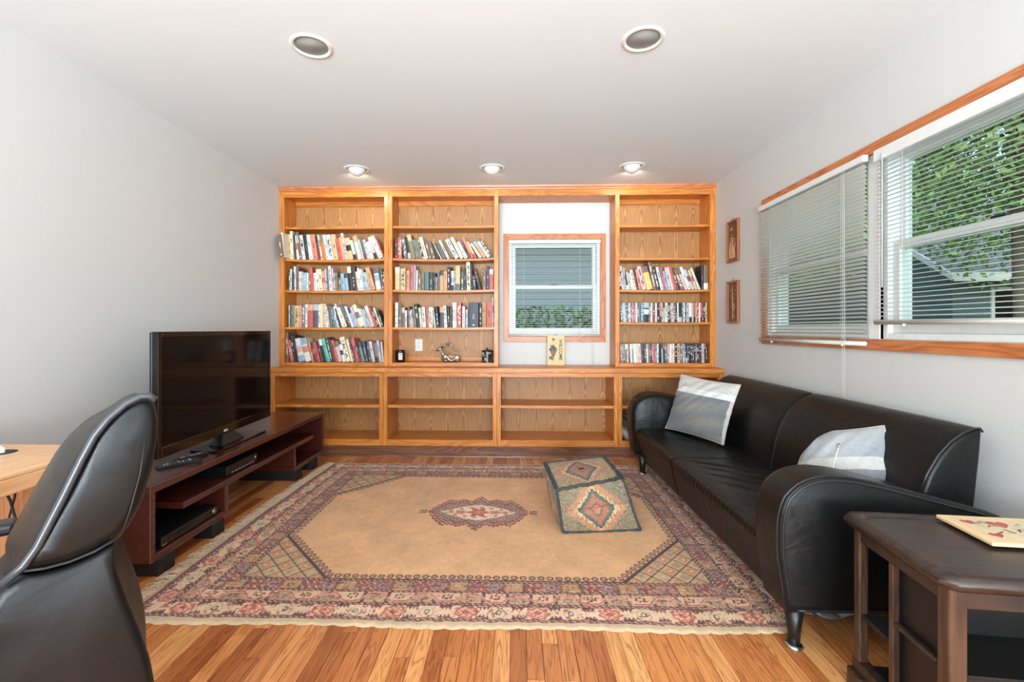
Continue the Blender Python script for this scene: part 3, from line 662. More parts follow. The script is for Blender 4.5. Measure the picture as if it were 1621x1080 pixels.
put_text('WELCOME', .041, plain('dark_lettering', (44, 48, 44), .6), Matrix.Translation((.042, -.0006, .148)) @ Matrix.Rotation(math.radians(90), 4, 'Y') @ Matrix.Rotation(math.radians(90), 4, 'X'), 'lettering', pl, .0005, .0006)
mb = MB().tube([(-.012, .008, .283), (-.006, .008, .290), (.006, .008, .290), (.012, .008, .283)], .0015, 6); mb.build('hanger', M_black, pl)
# bundle of grey clothes on the lower shelf of the last cabinet
def crumple(name, cx, cy, cz, sx, sy, sz, seed, cols, mat, label, cat):
    bm = bmesh.new(); bmesh.ops.create_icosphere(bm, subdivisions=4, radius=1.0); rng = random.Random(seed)
    ws = [(Vector((rng.gauss(0, 1), rng.gauss(0, 1), rng.gauss(0, 1))).normalized(), rng.uniform(2, 6), rng.uniform(0, 6), rng.uniform(.03, .10)) for _ in range(16)]
    at = None
    for v in bm.verts:
        p = v.co.copy(); d = sum(a*math.sin(p.dot(w)*f+ph) for w, f, ph, a in ws)
        q = p*(1+d); q = Vector((q.x*sx, q.y*sy, max(q.z, -.62)*sz)); v.co = q
    me = bpy.data.meshes.new(name); bm.to_mesh(me); bm.free(); me.polygons.foreach_set('use_smooth', [True]*len(me.polygons))
    ca = me.color_attributes.new('Col', 'FLOAT_COLOR', 'POINT'); buf = []
    for v in me.vertices:
        q = v.co; k = int((math.sin(q.x*40+q.z*30)+1)*.5*len(cols)) % len(cols); buf.extend(lin4(cols[k]))
    ca.data.foreach_set('color', buf); me.materials.append(mat); o = bpy.data.objects.new(name, me); link(o); o.location = (cx, cy, cz+.62*sz)
    return tag(o, label, cat)
crumple('folded_clothes', 1.07, 4.17, .148, .115, .13, .125, 4, [(120,112,104),(40,38,38),(120,112,104),(196,190,182)], M_cloth, 'grey and black bundle of clothes in the rightmost base cabinet', 'clothes')
# ================================================================== SMALL BACK WINDOW
def window(name, axis, plane, a0, a1, z0, z1, depth, zmeet):
    """double-hung white window set in an opening; axis 'y' faces -Y (back wall), axis 'x' faces -X (right wall)"""
    root = bpy.data.objects.new(name, None); link(root); root['kind'] = 'structure'
    def bx(nm, m, p0, p1, q0, q1, d0, d1, parent=root, bev=.0015):
        if axis == 'y': return boxo(nm, m, p0, p1, plane+d0, plane+d1, q0, q1, parent, bev)
        return boxo(nm, m, plane+d0, plane+d1, p0, p1, q0, q1, parent, bev)
    f = .028
    def ring(nm, p0, p1, q0, q1, wd, d0, d1, bot=None):
        bot = bot or wd; mb = MB()
        for (r0, r1, s0, s1) in ((p0, p0+wd, q0, q1), (p1-wd, p1, q0, q1), (p0+wd, p1-wd, q1-wd, q1), (p0+wd, p1-wd, q0, q0+bot)):
            if axis == 'y': mb.box(r0, r1, plane+d0, plane+d1, s0, s1)
            else: mb.box(plane+d0, plane+d1, r0, r1, s0, s1)
        return mb.build(nm, M_vinyl, root, .0015, fixn=False)
    ring('window_frame', a0, a1, z0, z1, f, .012, depth)
    s1 = ring('upper_sash', a0+f, a1-f, zmeet-.02, z1-f, .034, .070, .095)
    s2 = ring('lower_sash', a0+f, a1-f, z0+f, zmeet+.02, .036, .038, .066, .05)
    bx('glass_pane', M_glass, a0+f+.03, a1-f-.03, zmeet, z1-f-.03, .081, .084, s1, 0)
    bx('glass_pane', M_glass, a0+f+.03, a1-f-.03, z0+f+.045, zmeet-.01, .050, .053, s2, 0)
    c = (a0+a1)/2
    l = bx('sash_lock', M_black, c-.03, c+.03, zmeet+.020, zmeet+.032, .036, .06, root, .003)
    return root
window('window_1', 'y', YN, -.062, .812, 1.06, 1.99, .12, 1.535)
def frame_trim(name, axis, face, out, mats, a0, a1, z0, z1, w, th=.018, right_open=False):
    """mitred flat wooden casing; each board a part"""
    root = bpy.data.objects.new(name, None); link(root); root['kind'] = 'structure'
    def board(nm, m, P): 
        mb = MB()
        if axis == 'y': mb.prism(P, face-th, face-.0005, 'y')
        else: mb.prism(P, face-th, face-.0005, 'x')
        mb.build(nm, m, root, .0015)
    board('top_casing', mats[0], [(a0, z1), (a1, z1), (a1-w, z1-w), (a0+w, z1-w)])
    board('bottom_casing', mats[0], [(a0, z0), (a0+w, z0+w), (a1-w, z0+w), (a1, z0)])
    board('side_casing', mats[1], [(a0, z0), (a0, z1), (a0+w, z1-w), (a0+w, z0+w)])
    board('side_casing', mats[1], [(a1, z0), (a1-w, z0+w), (a1-w, z1-w), (a1, z1)])
frame_trim('trim_2', 'y', YN, -1, (M_trim_x, M_trim_v), -.116, .866, 1.005, 2.047, .053)
frame_trim('trim_3', 'x', XR, -1, (M_trim_y, M_trim_v), 1.225, 3.358, 1.024, 2.064, .054)
# white mullion panel between the two right-hand windows
mu = boxo('trim_4', M_vinyl, XR-.004, XR+WT, 2.300, 2.375, 1.078, 2.008, None, .002); structure(mu)
window('window_2', 'x', XR, 2.375, 3.305, WZ0, WZ1, .13, 1.535)
window('window_3', 'x', XR, 1.28, 2.300, WZ0, WZ1, .13, 1.535)
# ================================================================== BLINDS
def blind(axis, face, a0, a1, ztop, zbot, n, tilt, label, wand=True, cords=(.15, .85), tail=None, hr=.03, sw=.025, slope=0.0):
    """face: coordinate of the slats' centre plane; a: along the window. tilt in degrees about the long axis"""
    loc = ((a0+a1)/2, face, ztop) if axis == 'y' else (face, (a0+a1)/2, ztop)
    t = thing('window_blind', loc, label, 'blind', 'white slatted window blinds', rz=0 if axis == 'y' else -math.pi/2)
    # local frame: x along the window, -y into the room, z up.   For axis x, local x = -Y world
    L = a1-a0; h = L/2; dz = (ztop-hr-zbot-.02)/n
    MB().box(-h, h, -.014, .014, -hr, 0).build('headrail', M_vinyl, t, .002, fixn=False)
    prof = []; m = 4
    for k in range(m+1):
        u = k/m-.5; prof.append((u*sw, .0022*(1-4*u*u)))
    up = [(y, z+.0004) for y, z in prof]; dn = [(y, z-.0004) for y, z in reversed(prof)]
    ring = up+dn; vs = [(-h+.004, y, z) for y, z in ring]+[(h-.004, y, z) for y, z in ring]; q = len(ring)
    fs = [tuple(range(q)), tuple(range(2*q-1, q-1, -1))]+[(k, k+q, (k+1) % q+q, (k+1) % q) for k in range(q)]
    me = None
    for i in range(n):
        z = -hr-.012-dz*(i+.5)
        if me is None: s = MB().add(vs, fs).build('slat', M_slat, t); me = s.data
        else: s = link(bpy.data.objects.new('slat', me), t)
        tl = tilt(i/(n-1)) if callable(tilt) else tilt
        s.location = (0, 0, z+slope*(i/(n-1))*0); s.rotation_euler = (math.radians(tl+R.uniform(-1.2, 1.2)), math.radians(R.uniform(-.06, .06))+slope*i/(n-1), 0)
    zb = zbot-ztop
    MB().tube([(-h+.002, 0, zb+.010), (h-.002, 0, zb+.010)], .0115, 12).build('bottom_rail', M_slat, t).rotation_euler = (0, slope, 0)
    lc = MB()
    for c in cords:
        x = -h+L*c
        for y in (-.0135, .0135): lc.tube([(x, y, -hr), (x, y, zb+.012)], .0007, 5)
    lc.build('ladder_cord', M_cord, t)
    kn = MB()
    for c in cords: kn.lathe([(0, zb-.008), (.006, zb-.006), (.007, zb), (.004, zb+.004), (0, zb+.005)], cx=-h+L*c, cy=-.006, n=10)
    kn.build('cord_button', M_cord, t)
    if wand: MB().tube([(-h+.06, -.018, -hr*.6), (-h+.062, -.020, -hr-.62)], .003, 6).build('tilt_wand', plain('clear_wand', (210, 214, 210), .15), t)
    if tail: 
        x, zt = tail; tc = MB(); tc.tube([(x, -.018, -hr), (x+.004, -.021, zt+.02)], .0009, 5); tc.tube([(x+.010, -.018, -hr), (x+.022, -.022, zt+.03)], .0009, 5)
        tc.lathe([(0, zt), (.004, zt+.002), (.0028, zt+.02), (0, zt+.024)], cx=x+.004, cy=-.021, n=8); tc.lathe([(0, zt+.01), (.004, zt+.012), (.0028, zt+.03), (0, zt+.034)], cx=x+.022, cy=-.022, n=8)
        tc.build('pull_cord', M_cord, t)
    return t
blind('y', YN-.018, -.062, .812, 1.982, 1.062, 42, 3, 'white slatted blind over the small window between the bookcases', False, (.16, .78), (.80*.874/2-.0, -1.19))
blind('x', XR-.034, 2.350, 3.345, 2.012, 1.045, 43, lambda u: -38+22*u, 'white blind with closed slats on the far right-hand window', False, (.16, .84), (.36, -1.52), hr=.034)
blind('x', XR-.034, 1.24, 2.285, 2.004, 1.150, 38, 9, 'raised white blind with open slats on the near right-hand window', True, (.16, .84), None, hr=.055, slope=.006)
# ================================================================== CARVED WALL PANELS
def wall_panel(y, z0, z1, label, seed):
    t = thing('carved_panel', (XR-.001, y, z0), label, 'wall art', 'pair of small carved wall panels', rz=-math.pi/2)
    w = .095; H = z1-z0; b = .017; mb = MB()
    for P in ([(-w,0),(w,0),(w-b,b),(-w+b,b)], [(-w,H),(-w+b,H-b),(w-b,H-b),(w,H)], [(-w,0),(-w+b,b),(-w+b,H-b),(-w,H)], [(w,0),(w,H),(w-b,H-b),(w-b,b)]):
        mb.prism(P, -.022, 0, 'y')
    mb.build('frame', wood('carved_frame_'+str(seed), (170, 104, 66), (124, 70, 42), 2, tone=.02), t, .003, 2)
    boxo('backing', plain('carved_ground_'+str(seed), (120, 84, 62), .6, bumps=(60, .5, .004)), -w+b, w-b, -.010, -.001, b, H-b, t)
    rng = random.Random(seed); mb = MB(); c1, c2 = (222, 170, 116), (198, 140, 92)
    if seed == 1:
        for k in range(9):
            x = -.05+.011*k; mb.tube([(x, -.013, .03), (x+rng.uniform(-.012, .012), -.014, .10), (x+rng.uniform(-.02, .02), -.013, .15+rng.uniform(0, .08))], [.003, .0026, .0012], 5, c1)
        for k in range(16): disc(mb, rng.uniform(-.045, .045), rng.uniform(.05, .20), rng.uniform(.004, .009), -.010, c1, 8, 1.6)
        mb.box(-.05, -.015, -.014, -.010, .265, .285, c2); disc(mb, -.012, .225, .006, -.012, c1, 8)
    else:
        mb.tube([(-.01, -.013, .03), (.004, -.013, .12), (-.012, -.013, .20), (.0, -.013, .29)], [.0035, .003, .0025, .001], 6, c1)
        for k in range(8):
            a = k*math.pi/4; disc(mb, .004+.019*math.cos(a), .135+.019*math.sin(a), .012, -.0115, c1, 9)
        disc(mb, .004, .135, .012, -.014, c2, 10)
        for k in range(20): disc(mb, rng.uniform(-.05, .05), rng.uniform(.16, .30), rng.uniform(.003, .007), -.010, c2, 7, 1.8)
        for k in range(6): disc(mb, rng.uniform(-.03, .03), rng.uniform(.03, .10), rng.uniform(.004, .008), -.010, c1, 7, .6)
    mb.build('carving', M_print, t)
    ring = []
    for k in range(10): a = 2*math.pi*k/10; ring.append((.010*math.cos(a), -.011, H+.012+.010*math.sin(a)))
    MB().tube(ring, .0018, 5, closed=True).build('hanging_ring', M_chrome, t); 
wall_panel(3.80, 1.683, 2.028, 'upper of two carved wooden wall panels, with leafy reeds', 1)
wall_panel(3.80, 1.180, 1.525, 'lower of two carved wooden wall panels, with one large flower', 2)
# ================================================================== CEILING LAMPS
def can_light(x, y, r, label):
    t = thing('recessed_ceiling_light', (x, y, ZC), label, 'ceiling light', 'recessed ceiling lights')
    MB().lathe([(r, .002), (r, -.003), (r+.006, -.007), (r+.016, -.006), (r+.021, -.001), (r+.020, .001)], n=40).build('trim_ring', M_white, t, fixn=False)
    MB().lathe([(r, .0), (r-.001, .04), (r-.006, .10), (r-.012, .14), (0, .14)], n=40).build('reflector', M_can, t, fixn=False)
    MB().lathe([(.0, .010), (.020, .012), (.037, .020), (.042, .034), (.034, .070), (.020, .11), (.0, .13)], n=32).build('bulb', M_bulb, t)
can_light(*LAMPS[0], 'unlit recessed ceiling light nearest the left wall, above the rug'); can_light(*LAMPS[1], 'unlit recessed ceiling light nearer the right windows, above the rug')
def eyeball(x, y, r, dx, label, pw=1.15):
    t = thing('eyeball_ceiling_light', (x, y, ZC), label, 'ceiling light', 'eyeball ceiling lights along the bookcase')
    MB().lathe([(r, .004), (r, -.004), (r+.012, -.008), (r+.026, -.003), (r+.026, .001)], n=40).build('trim_ring', M_white, t, fixn=False)
    MB().lathe([(r, .0), (r, .12), (0, .12)], n=32).build('housing', M_can, t, fixn=False)
    d = Vector((dx, .92, -.46)).normalized(); q = d.to_track_quat('Z', 'Y').to_matrix().to_4x4()
    rb = r*.93; pr = []
    for k in range(15):
        a = math.pi-(math.pi-.72)*k/14; pr.append((rb*math.sin(a), rb*math.cos(a)))
    pr += [(rb*math.sin(.72)-.006, rb*math.cos(.72)-.002), (rb*math.sin(.72)-.012, .01), (0, .0)]
    mt = Matrix.Translation((0, 0, .016)) @ q
    MB().lathe(pr, n=36, mat=mt).build('eyeball', M_white, t)
    MB().lathe([(0, .012), (.030, .012), (.036, .022), (.036, .030), (0, .036)], n=24, mat=mt).build('lamp', M_lamp, t)
    l = bpy.data.lights.new('eyeball_spot', 'AREA'); l.shape = 'DISK'; l.size = .07; l.energy = pw; l.color = (1.0, .90, .76); l.spread = math.radians(128)
    o = bpy.data.objects.new('eyeball_spot', l); link(o); o.location = Vector((x, y, ZC+.016))+d*(rb*.78+.012); o.rotation_euler = d.to_track_quat('-Z', 'Y').to_euler()
eyeball(*LAMPS[2], -.25, 'lit eyeball light nearest the left wall, aimed at the left bookcase')
eyeball(*LAMPS[3], 0.0, 'lit eyeball light in the middle, in front of the bookcases', .3)
eyeball(*LAMPS[4], .25, 'lit eyeball light nearest the right wall, aimed at the right bookcase')
# ================================================================== TELEVISION STAND
SF, SB, SY0, SY1, ZT = -1.637, -2.09, 1.993, 3.845, .42
st = thing('television_stand', (0, 0, 0), 'long low dark mahogany television stand against the left wall', 'tv stand')
B = .0015
def sb(nm, x0, x1, y0, y1, z0, z1, m=M_stand): return boxo(nm, m, x0, x1, y0, y1, z0, z1, st, B)
sb('top_board', SB, SF, SY0, SY1, ZT-.034, ZT)
sb('side_board', SB, SF, SY0, SY0+.032, .075, ZT-.0345); sb('side_board', SB, SF, SY1-.032, SY1, .075, ZT-.0345)
sb('bottom_board', SB, SF, SY0+.0325, 2.545, .075, .107); sb('bottom_board', SB, SF, 3.325, SY1-.0325, .075, .107)
ZS1 = .272; ZS0 = ZS1-.030
sb('middle_shelf', SB+.02, SF-.002, 2.20, 3.655, ZS0, ZS1)
sb('divider', SB, SF, 2.518, 2.545, .1075, ZS0-.0005); sb('divider', SB, SF, 3.325, 3.352, .1075, ZS0-.0005)
sb('back_board', SB, SB+.012, SY0+.033, 2.545, .1075, ZT-.035); sb('back_board', SB, SB+.012, 3.325, SY1-.033, .1075, ZT-.035); sb('back_board', SB, SB+.012, 2.546, 3.324, ZS1+.0005, ZT-.035)
for y0, y1 in ((2.03, 2.13), (2.405, 2.50), (3.335, 3.43), (3.60, 3.70)): sb('foot', SB+.03, SF+.010, y0, y1, 0, .0745, M_matte)
mb = MB()   # worn light laminate edges
e = .0016
for (y0, y1, z0, z1) in ((SY0, SY1, ZT-.002, ZT), (SY0, 2.545, .075, .0768), (3.325, SY1, .075, .0768), (2.20, 3.655, ZS1-.0015, ZS1), (SY0, SY0+.002, .075, ZT), (SY1-.002, SY1, .075, ZT), (2.543, 2.545, .075, ZS0), (3.325, 3.327, .075, ZS0)):
    mb.box(SF-.0005 if z1 > .3 or z1 < .1 or y1-y0 < .01 else SF-.0025, SF+.0003 if z1 > .3 or z1 < .1 or y1-y0 < .01 else SF-.0016, y0, y1, z0, z1)
mb.build('worn_edge', M_edge, st, fixn=False)
# disc player in the lower left compartment, receiver on the middle shelf
t = thing('disc_player', (-1.80, 2.27, .1075), 'slim black disc player in the near lower compartment of the tv stand', 'disc player')
boxo('case', M_black, -.15, .155, -.20, .20, .006, .048, t, .003); 
boxo('tray_door', M_blackgl, .1552, .157, -.16, .02, .024, .040, t, .0005); boxo('badge', M_chrome, .1552, .1565, -.2, -.17, .010, .016, t, 0)
MB().lathe([(.0, 0), (.014, 0), (.014, .004), (0, .004)], n=20, mat=Matrix.Translation((.1552, .165, .028)) @ Matrix.Rotation(math.pi/2, 4, 'Y')).build('dial', M_chrome, t)
for sx in (-.12, .12):
    for sy in (-.17, .17): boxo('foot', M_matte, sx-.012, sx+.012, sy-.012, sy+.012, 0, .006, t, 0)
t = thing('cable_box', (-1.775, 2.74, ZS1), 'black cable receiver box on the middle shelf under the television', 'receiver')
boxo('case', M_black, -.10, .105, -.155, .155, .004, .060, t, .003); boxo('display', M_blackgl, .1052, .107, -.11, .12, .026, .050, t, .0005)
mb = MB()
for k in range(7): mb.box(.1052, .1075, -.11+.034*k, -.09+.034*k, .010, .018)
mb.build('button_row', plain('grey_buttons', (120, 120, 120), .4), t, fixn=False)
MB().lathe([(0, 0), (.012, 0), (.012, .004), (0, .004)], n=18, mat=Matrix.Translation((.1052, .135, .036)) @ Matrix.Rotation(math.pi/2, 4, 'Y')).build('dial', M_chrome, t)
for sy in (-.13, .13): boxo('foot', M_matte, -.08, .08, sy-.01, sy+.01, 0, .004, t, 0)
# ================================================================== TELEVISION
A, Bp = Vector((-1.748, 2.178, 0)), Vector((-1.803, 3.303, 0))
dirv = (Bp-A).normalized(); ang = math.atan2(dirv.y, dirv.x); W_ = (Bp-A).length
tv = thing('television', ((A.x+Bp.x)/2, (A.y+Bp.y)/2, ZT+.0005), 'large black flat television standing on the dark stand', 'television')
tv.rotation_euler = (0, 0, ang)      # local x along the width (away from camera), local -y = viewing side
h = W_/2; z0, z1 = .069, .696
mb = MB(); fr = .028; bt = .052
for P in ((-h, -h+fr, z0, z1), (h-fr, h, z0, z1), (-h+fr, h-fr, z1-fr, z1), (-h+fr, h-fr, z0, z0+bt)): mb.box(P[0], P[1], 0, .03, P[2], P[3])
mb.build('bezel', M_blackgl, tv, .002, fixn=False)
boxo('screen', M_screen, -h+fr, h-fr, .004, .010, z0+bt, z1-fr, tv, 0)
mb = MB(); mb.box(-h+.002, h-.002, .030, .046, z0+.002, z1-.002); mb.prism([(-h+.12, z0+.06), (h-.12, z0+.06), (h-.12, z1-.1), (-h+.12, z1-.1)], .046, .078, 'y'); mb.build('back_cover', M_black, tv, .006, 2, fixn=False)
put_text('RCA', .020, M_white, Matrix.Translation((0.0, -.0008, z0+.020)) @ Matrix.Rotation(math.pi/2, 4, 'X'), 'logo', tv, .0006, .0004)
mb = MB(); mb.prism([(-.20, -.068), (.36, -.068), (.33, .108), (-.17, .108)], 0, .010, 'z'); mb.build('base', M_blackgl, tv, .004, 2)
mb = MB(); mb.add([(-.08,-.03,.0105),(.16,-.03,.0105),(.16,.06,.0105),(-.08,.06,.0105),(-.02,.006,.068),(.10,.006,.068),(.10,.04,.068),(-.02,.04,.068)], [(0,3,2,1),(4,5,6,7),(0,1,5,4),(1,2,6,5),(2,3,7,6),(3,0,4,7)])
mb.build('neck', M_black, tv, .004, 2, fixn=False)
# remotes
def remote(name, p, rz, L, w, hgt, label):
    t = thing(name, (p.x, p.y, ZT), label, 'remote control', rz=rz)
    MB().prism([(-L/2, 0), (-L/2+.02, 0), (L/2-.015, 0), (L/2, .005), (L/2, hgt*.7), (L/2-.02, hgt), (-L/2+.02, hgt*.85), (-L/2, hgt*.4)], -w/2, w/2, 'y').build('body', M_black, t, .004, 2)
    mb = MB(); rng = random.Random(3)
    for i in range(9):
        for j in range(3):
            x = -L/2+.026+i*(L-.05)/9; y = (j-1)*w*.27; mb.box(x, x+.007, y-.0035, y+.0035, hgt*.8, hgt+.0016, rng.choice([(60,60,60),(200,200,200),(150,150,150),(90,90,92),(70,70,72)]))
    mb.build('buttons', M_print, t, fixn=False); return t
remote('remote_control', atZ(284, 736, ZT), math.radians(52), .20, .045, .018, 'long black remote control at the front edge of the tv stand')
remote('remote_control', atZ(303, 725, ZT), math.radians(62), .17, .040, .016, 'shorter silver-buttoned remote control beside the television base')
# ================================================================== RUG
def make_rug():
    X0, X1, Y0, Y1 = -1.540, 1.175, 1.712, 3.775; LW, LH = X1-X0, Y1-Y0
    nx, ny = 700, 570; u = np.linspace(0, LW, nx); v = np.linspace(0, LH, ny); U, V = np.meshgrid(u, v)
    rng = np.random.default_rng(4)
    def smooth(sc, seed):
        r = np.random.default_rng(seed); g = r.random((int(LH/sc)+3, int(LW/sc)+3)); gx = U/sc; gy = V/sc
        ix = gx.astype(int); iy = gy.astype(int); fx = gx-ix; fy = gy-iy; fx = fx*fx*(3-2*fx); fy = fy*fy*(3-2*fy)
        return (g[iy, ix]*(1-fx)+g[iy, ix+1]*fx)*(1-fy)+(g[iy+1, ix]*(1-fx)+g[iy+1, ix+1]*fx)*fy
    wob = (smooth(.05, 1)-.5)*.006; wob2 = (smooth(.3, 9)-.5)*.02
    dn, ds, dl, dr = V, LH-V, U, LW-U
    D = np.minimum(np.minimum(dn, ds), np.minimum(dl, dr)); side = np.argmin(np.stack([dn, ds, dl, dr]), 0)
    T = np.where(side < 2, U-LW/2, V-LH/2)          # coordinate along the border
    d = D+wob
    C = np.zeros((ny, nx, 3)); 
    def put(mask, c): C[mask] = c
    tan = (232, 176, 128); put(np.ones_like(D, bool), tan)
    mot = smooth(.12, 3)*.5+smooth(.035, 5)*.3+smooth(.012, 6)*.2
    cream = (238, 204, 168); beige = (204, 168, 132); mar = (112, 48, 50); red = (190, 92, 80); rose = (206, 128, 108); blue = (124, 116, 118); och = (196, 152, 106); dk = (62, 36, 38); sagec = (156, 146, 124); wine = (142, 66, 64)
    # field outline: rectangle minus corner lattices
    fd = d-.312; a1, b1 = .385, .42
    cu = np.minimum(dl, dr)-.312; cv = np.minimum(dn, ds)-.312
    corner = (cu/a1+cv/b1 < 1) & (cu > 0) & (cv > 0)
    cd = (1-(cu/a1+cv/b1))*.28                        # distance inside the corner piece
    # medallion
    mx, my = U-(-.223-X0), V-(2.78-Y0); sy = my/.255; sx = mx/.300
    # corner lattice
    put(corner, beige)
    la = (cu/.385+cv/.42)/.25; lb = (cu/.385-cv/.42)/.25
    cell = (np.floor(la)+np.floor(lb)).astype(int) % 2
    fa, fb = la-np.floor(la), lb-np.floor(lb)
    put(corner & (cell == 0), (200, 164, 122)); 
    inner = (np.abs(fa-.5) < .27) & (np.abs(fb-.5) < .27)
    put(corner & inner & (cell == 0), (212, 124, 80)); put(corner & inner & (np.abs(fa-.5) < .11) & (np.abs(fb-.5) < .11), (232, 190, 140))
    put(corner & inner & (cell == 1) & (mot > .55), (172, 140, 108))
    put(corner & ((fa < .10) | (fb < .10)), (92, 58, 52))
    put(corner & (cd < .012), dk)
    # curls along the field edge
    field = (fd > 0) & ~corner
    de = np.where((cu > -.02) & (cv > -.02), np.minimum(fd, (cu/a1+cv/b1-1)*.28), fd)
    tt = np.where(np.abs(de-fd) < 1e-6, T, (cu-cv)*.72)
    ph = tt/.040; fr_ = (ph-np.floor(ph)-.5)*.040; rr_ = np.hypot(fr_, (de-.024))
    put(field & (np.abs(rr_-.0125) < .0042) & (de < .042), (84, 50, 48)); put(field & (rr_ < .004), (84, 50, 48)); put(field & (de < .006), dk)
    # medallion drawing
    ax, ay = np.abs(mx), np.abs(my)
    prof = np.where(ax < .045, .255-ax*1.35, np.where(ax < .20, .190+.012*np.cos(ax*60), np.where(ax < .262, .195-(ax-.20)*1.5, np.where(ax < .305, .10-(ax-.262)*2.2, -1.0))))
    prof = prof+.006*np.sign(np.sin(mx*260))
    M0 = ay < prof; M1 = ay < prof-.018; M2 = ay < prof-.034; M3 = ay < prof-.060
    put(M0, (110, 42, 44)); put(M1, (224, 190, 164)); put(M1 & (np.sin(mx*230+my*160) > .1), (176, 92, 84)); put(M2, (150, 74, 72))
    put(M3, (186, 150, 130)); put(M3 & (np.sin(mx*170)*np.sin(my*190) > .12), (66, 50, 58)); put(M3 & (np.sin(mx*120+1)*np.sin(my*140+1) > .55), (196, 124, 108))
    lens = (ay < .115*(1-(ax/.235)**1.4)) & (ax < .235)
    lens2 = (ay < .115*(1-(np.minimum(ax, .235)/.235)**1.4)-.006)
    put(lens, (240, 214, 192)); fl1 = (np.hypot(mx/.055, my/.060) < 1+.25*np.cos(6*np.arctan2(my, mx))); 
    for cx_, r_ in ((-.105, .028), (.105, .028), (-.165, .016), (.165, .016)):
        put(lens2 & (np.hypot((mx-cx_)/1.25, my) < r_*(1+.2*np.cos(5*np.arctan2(my, mx-cx_)))), (214, 128, 104)); put(lens2 & (np.hypot(mx-cx_, my) < r_*.3), (190, 80, 70))
    for k in range(14):
        cx_ = -.2+.4*k/13; cy_ = (.075*(1-(abs(cx_)/.235)**1.4))*(1 if k % 2 else -1); put(lens2 & (np.hypot((mx-cx_)/1.3, my-cy_) < .0105), (200, 96, 84) if k % 3 else (120, 130, 110))
    put(fl1 & lens, (196, 78, 66)); put(lens & (np.hypot(mx, my) < .028), (226, 150, 124)); put(lens & (np.abs(np.hypot(mx, my)-.017) < .004), (120, 92, 84)); put(np.hypot(mx, my) < .007, (224, 160, 120))
    pend = (ax > .300) & (ax < .360) & (ay < .023+.006*np.sign(np.sin(ax*300))); put(pend & (ax > .318), (92, 52, 52)); put(pend & (ax > .322) & (ay < .006), (206, 168, 140)); put((ax > .295) & (ax < .322) & (ay < .004), (150, 50, 48))
    # borders from the outside in
    def band(a, b): return (d >= a) & (d < b)
    put(d < .312, cream)
    def rope(a, b, c=mar):
        m = band(a, b); put(m, c); q = np.sin((T+d*1.4)*2*np.pi/.024); put(m & (q > .72), (226, 196, 172)); put(m & ((d < a+.0035) | (d > b-.0035)), dk)
    rope(.030, .048, wine)
    # outer border: coral medallions, sage medallions, feathered gaps
    fine = smooth(.0085, 31)*.7+smooth(.02, 32)*.3
    m = band(.048, .122); L = .285; ph = np.mod(T+.06, L)/L; yc = (d-.085)/.037
    put(m, (238, 200, 170))
    q = (ph-.16)/.16; e = q*q+yc*yc; petal = 1.0+.22*np.cos(7*np.arctan2(yc, q)+mot*2)
    put(m & (e < petal), (150, 62, 56)); put(m & (e < petal*.9), (208, 104, 86)); put(m & (e < petal*.55) & (np.sin(T*260)*np.sin(d*300) > -.1), (232, 188, 160)); put(m & (e < .10), (196, 88, 80))
    q = (ph-.62)/.10; e = q*q+yc*yc; put(m & (e < petal), (208, 168, 134)); put(m & (e < petal*.6), (236, 208, 174)); put(m & (np.abs(e-.12) < .07), (96, 92, 92))
    q = np.abs(ph-.88)/.09; put(m & (q < 1) & (np.abs(yc) > .58+.2*np.sin(T*420)) & (np.abs(yc) < .98), (110, 50, 50)); q = np.abs(ph-.40)/.09; put(m & (q < 1) & (np.abs(yc) > .62+.2*np.sin(T*400)) & (np.abs(yc) < .98), (96, 54, 50))
    rope(.122, .142)
    # middle border: meandering coral ribbon, spotted flowers
    m = band(.142, .212); L = .20; ph = np.mod(T, L)/L; yc = (d-.177)/.035
    put(m, (206, 176, 142)); tri = np.abs(ph*2-1)*2-1; tri = np.clip(tri*1.7, -.72, .72); 
    up = yc > tri; put(m & up, (230, 184, 152)); put(m & ~up, (198, 152, 122))
    for cp, cy_, col_ in ((.5, .22, (84, 44, 42)), (0, -.22, (128, 118, 100)), (1, -.22, (128, 118, 100))):
        for k in range(6):
            an = k*math.pi/3+.4; qx = (ph-cp)*L/.035-.42*math.cos(an)*1.25; qy = yc-cy_-.36*math.sin(an); put(m & (np.hypot(qx, qy) < .17), col_)
    put(m & (np.abs(yc-tri) < .15), (198, 92, 80)); put(m & (np.abs(yc-tri) > .17) & (np.abs(yc-tri) < .24), (232, 206, 176))
    put(m & (np.abs(np.abs(ph-.5)-.25) < .04) & (mot > .5) & (np.abs(yc-tri) > .3), (90, 62, 62))
    rope(.212, .230)
    # inner border: blocks
    m = band(.230, .292); L = .245; ph = np.mod(T+.1, L)/L; yc = (d-.261)/.031
    put(m, (150, 74, 70)); put(m & (ph < .32), (202, 150, 106)); put(m & (ph > .30) & (ph < .36), (110, 84, 78))
    put(m & (ph > .66) & (ph < .93), (160, 122, 118)); q = (ph-.80)/.12; e = q*q+yc*yc; nn = mot+.12*np.sin(T*300); put(m & (np.abs(e-.7) < .20) & (nn > .4), (104, 94, 102)); put(m & (e < .35), (200, 122, 108)); put(m & (e < .12), (104, 88, 96))
    put(m & (ph > .36) & (ph < .66) & (np.sin(T*210+d*130) > .72) & (np.abs(yc) > .3), (230, 180, 140)); put(m & (ph < .3) & (np.abs(np.sin(T*190)) < .2) & (np.abs(yc) < .7), (146, 116, 84)); put(m & (ph < .3) & (np.abs(np.abs(yc)-.45) < .08), (152, 122, 90))
    put(m & (mot > .74), (176, 120, 100))
    rope(.292, .312)
    bz = band(.050, .290); C[bz & (fine > .70)] *= np.array((.74, .52, .50)); C[bz & (fine < .30)] = C[bz & (fine < .30)]*.6+np.array((240, 206, 176))*.4
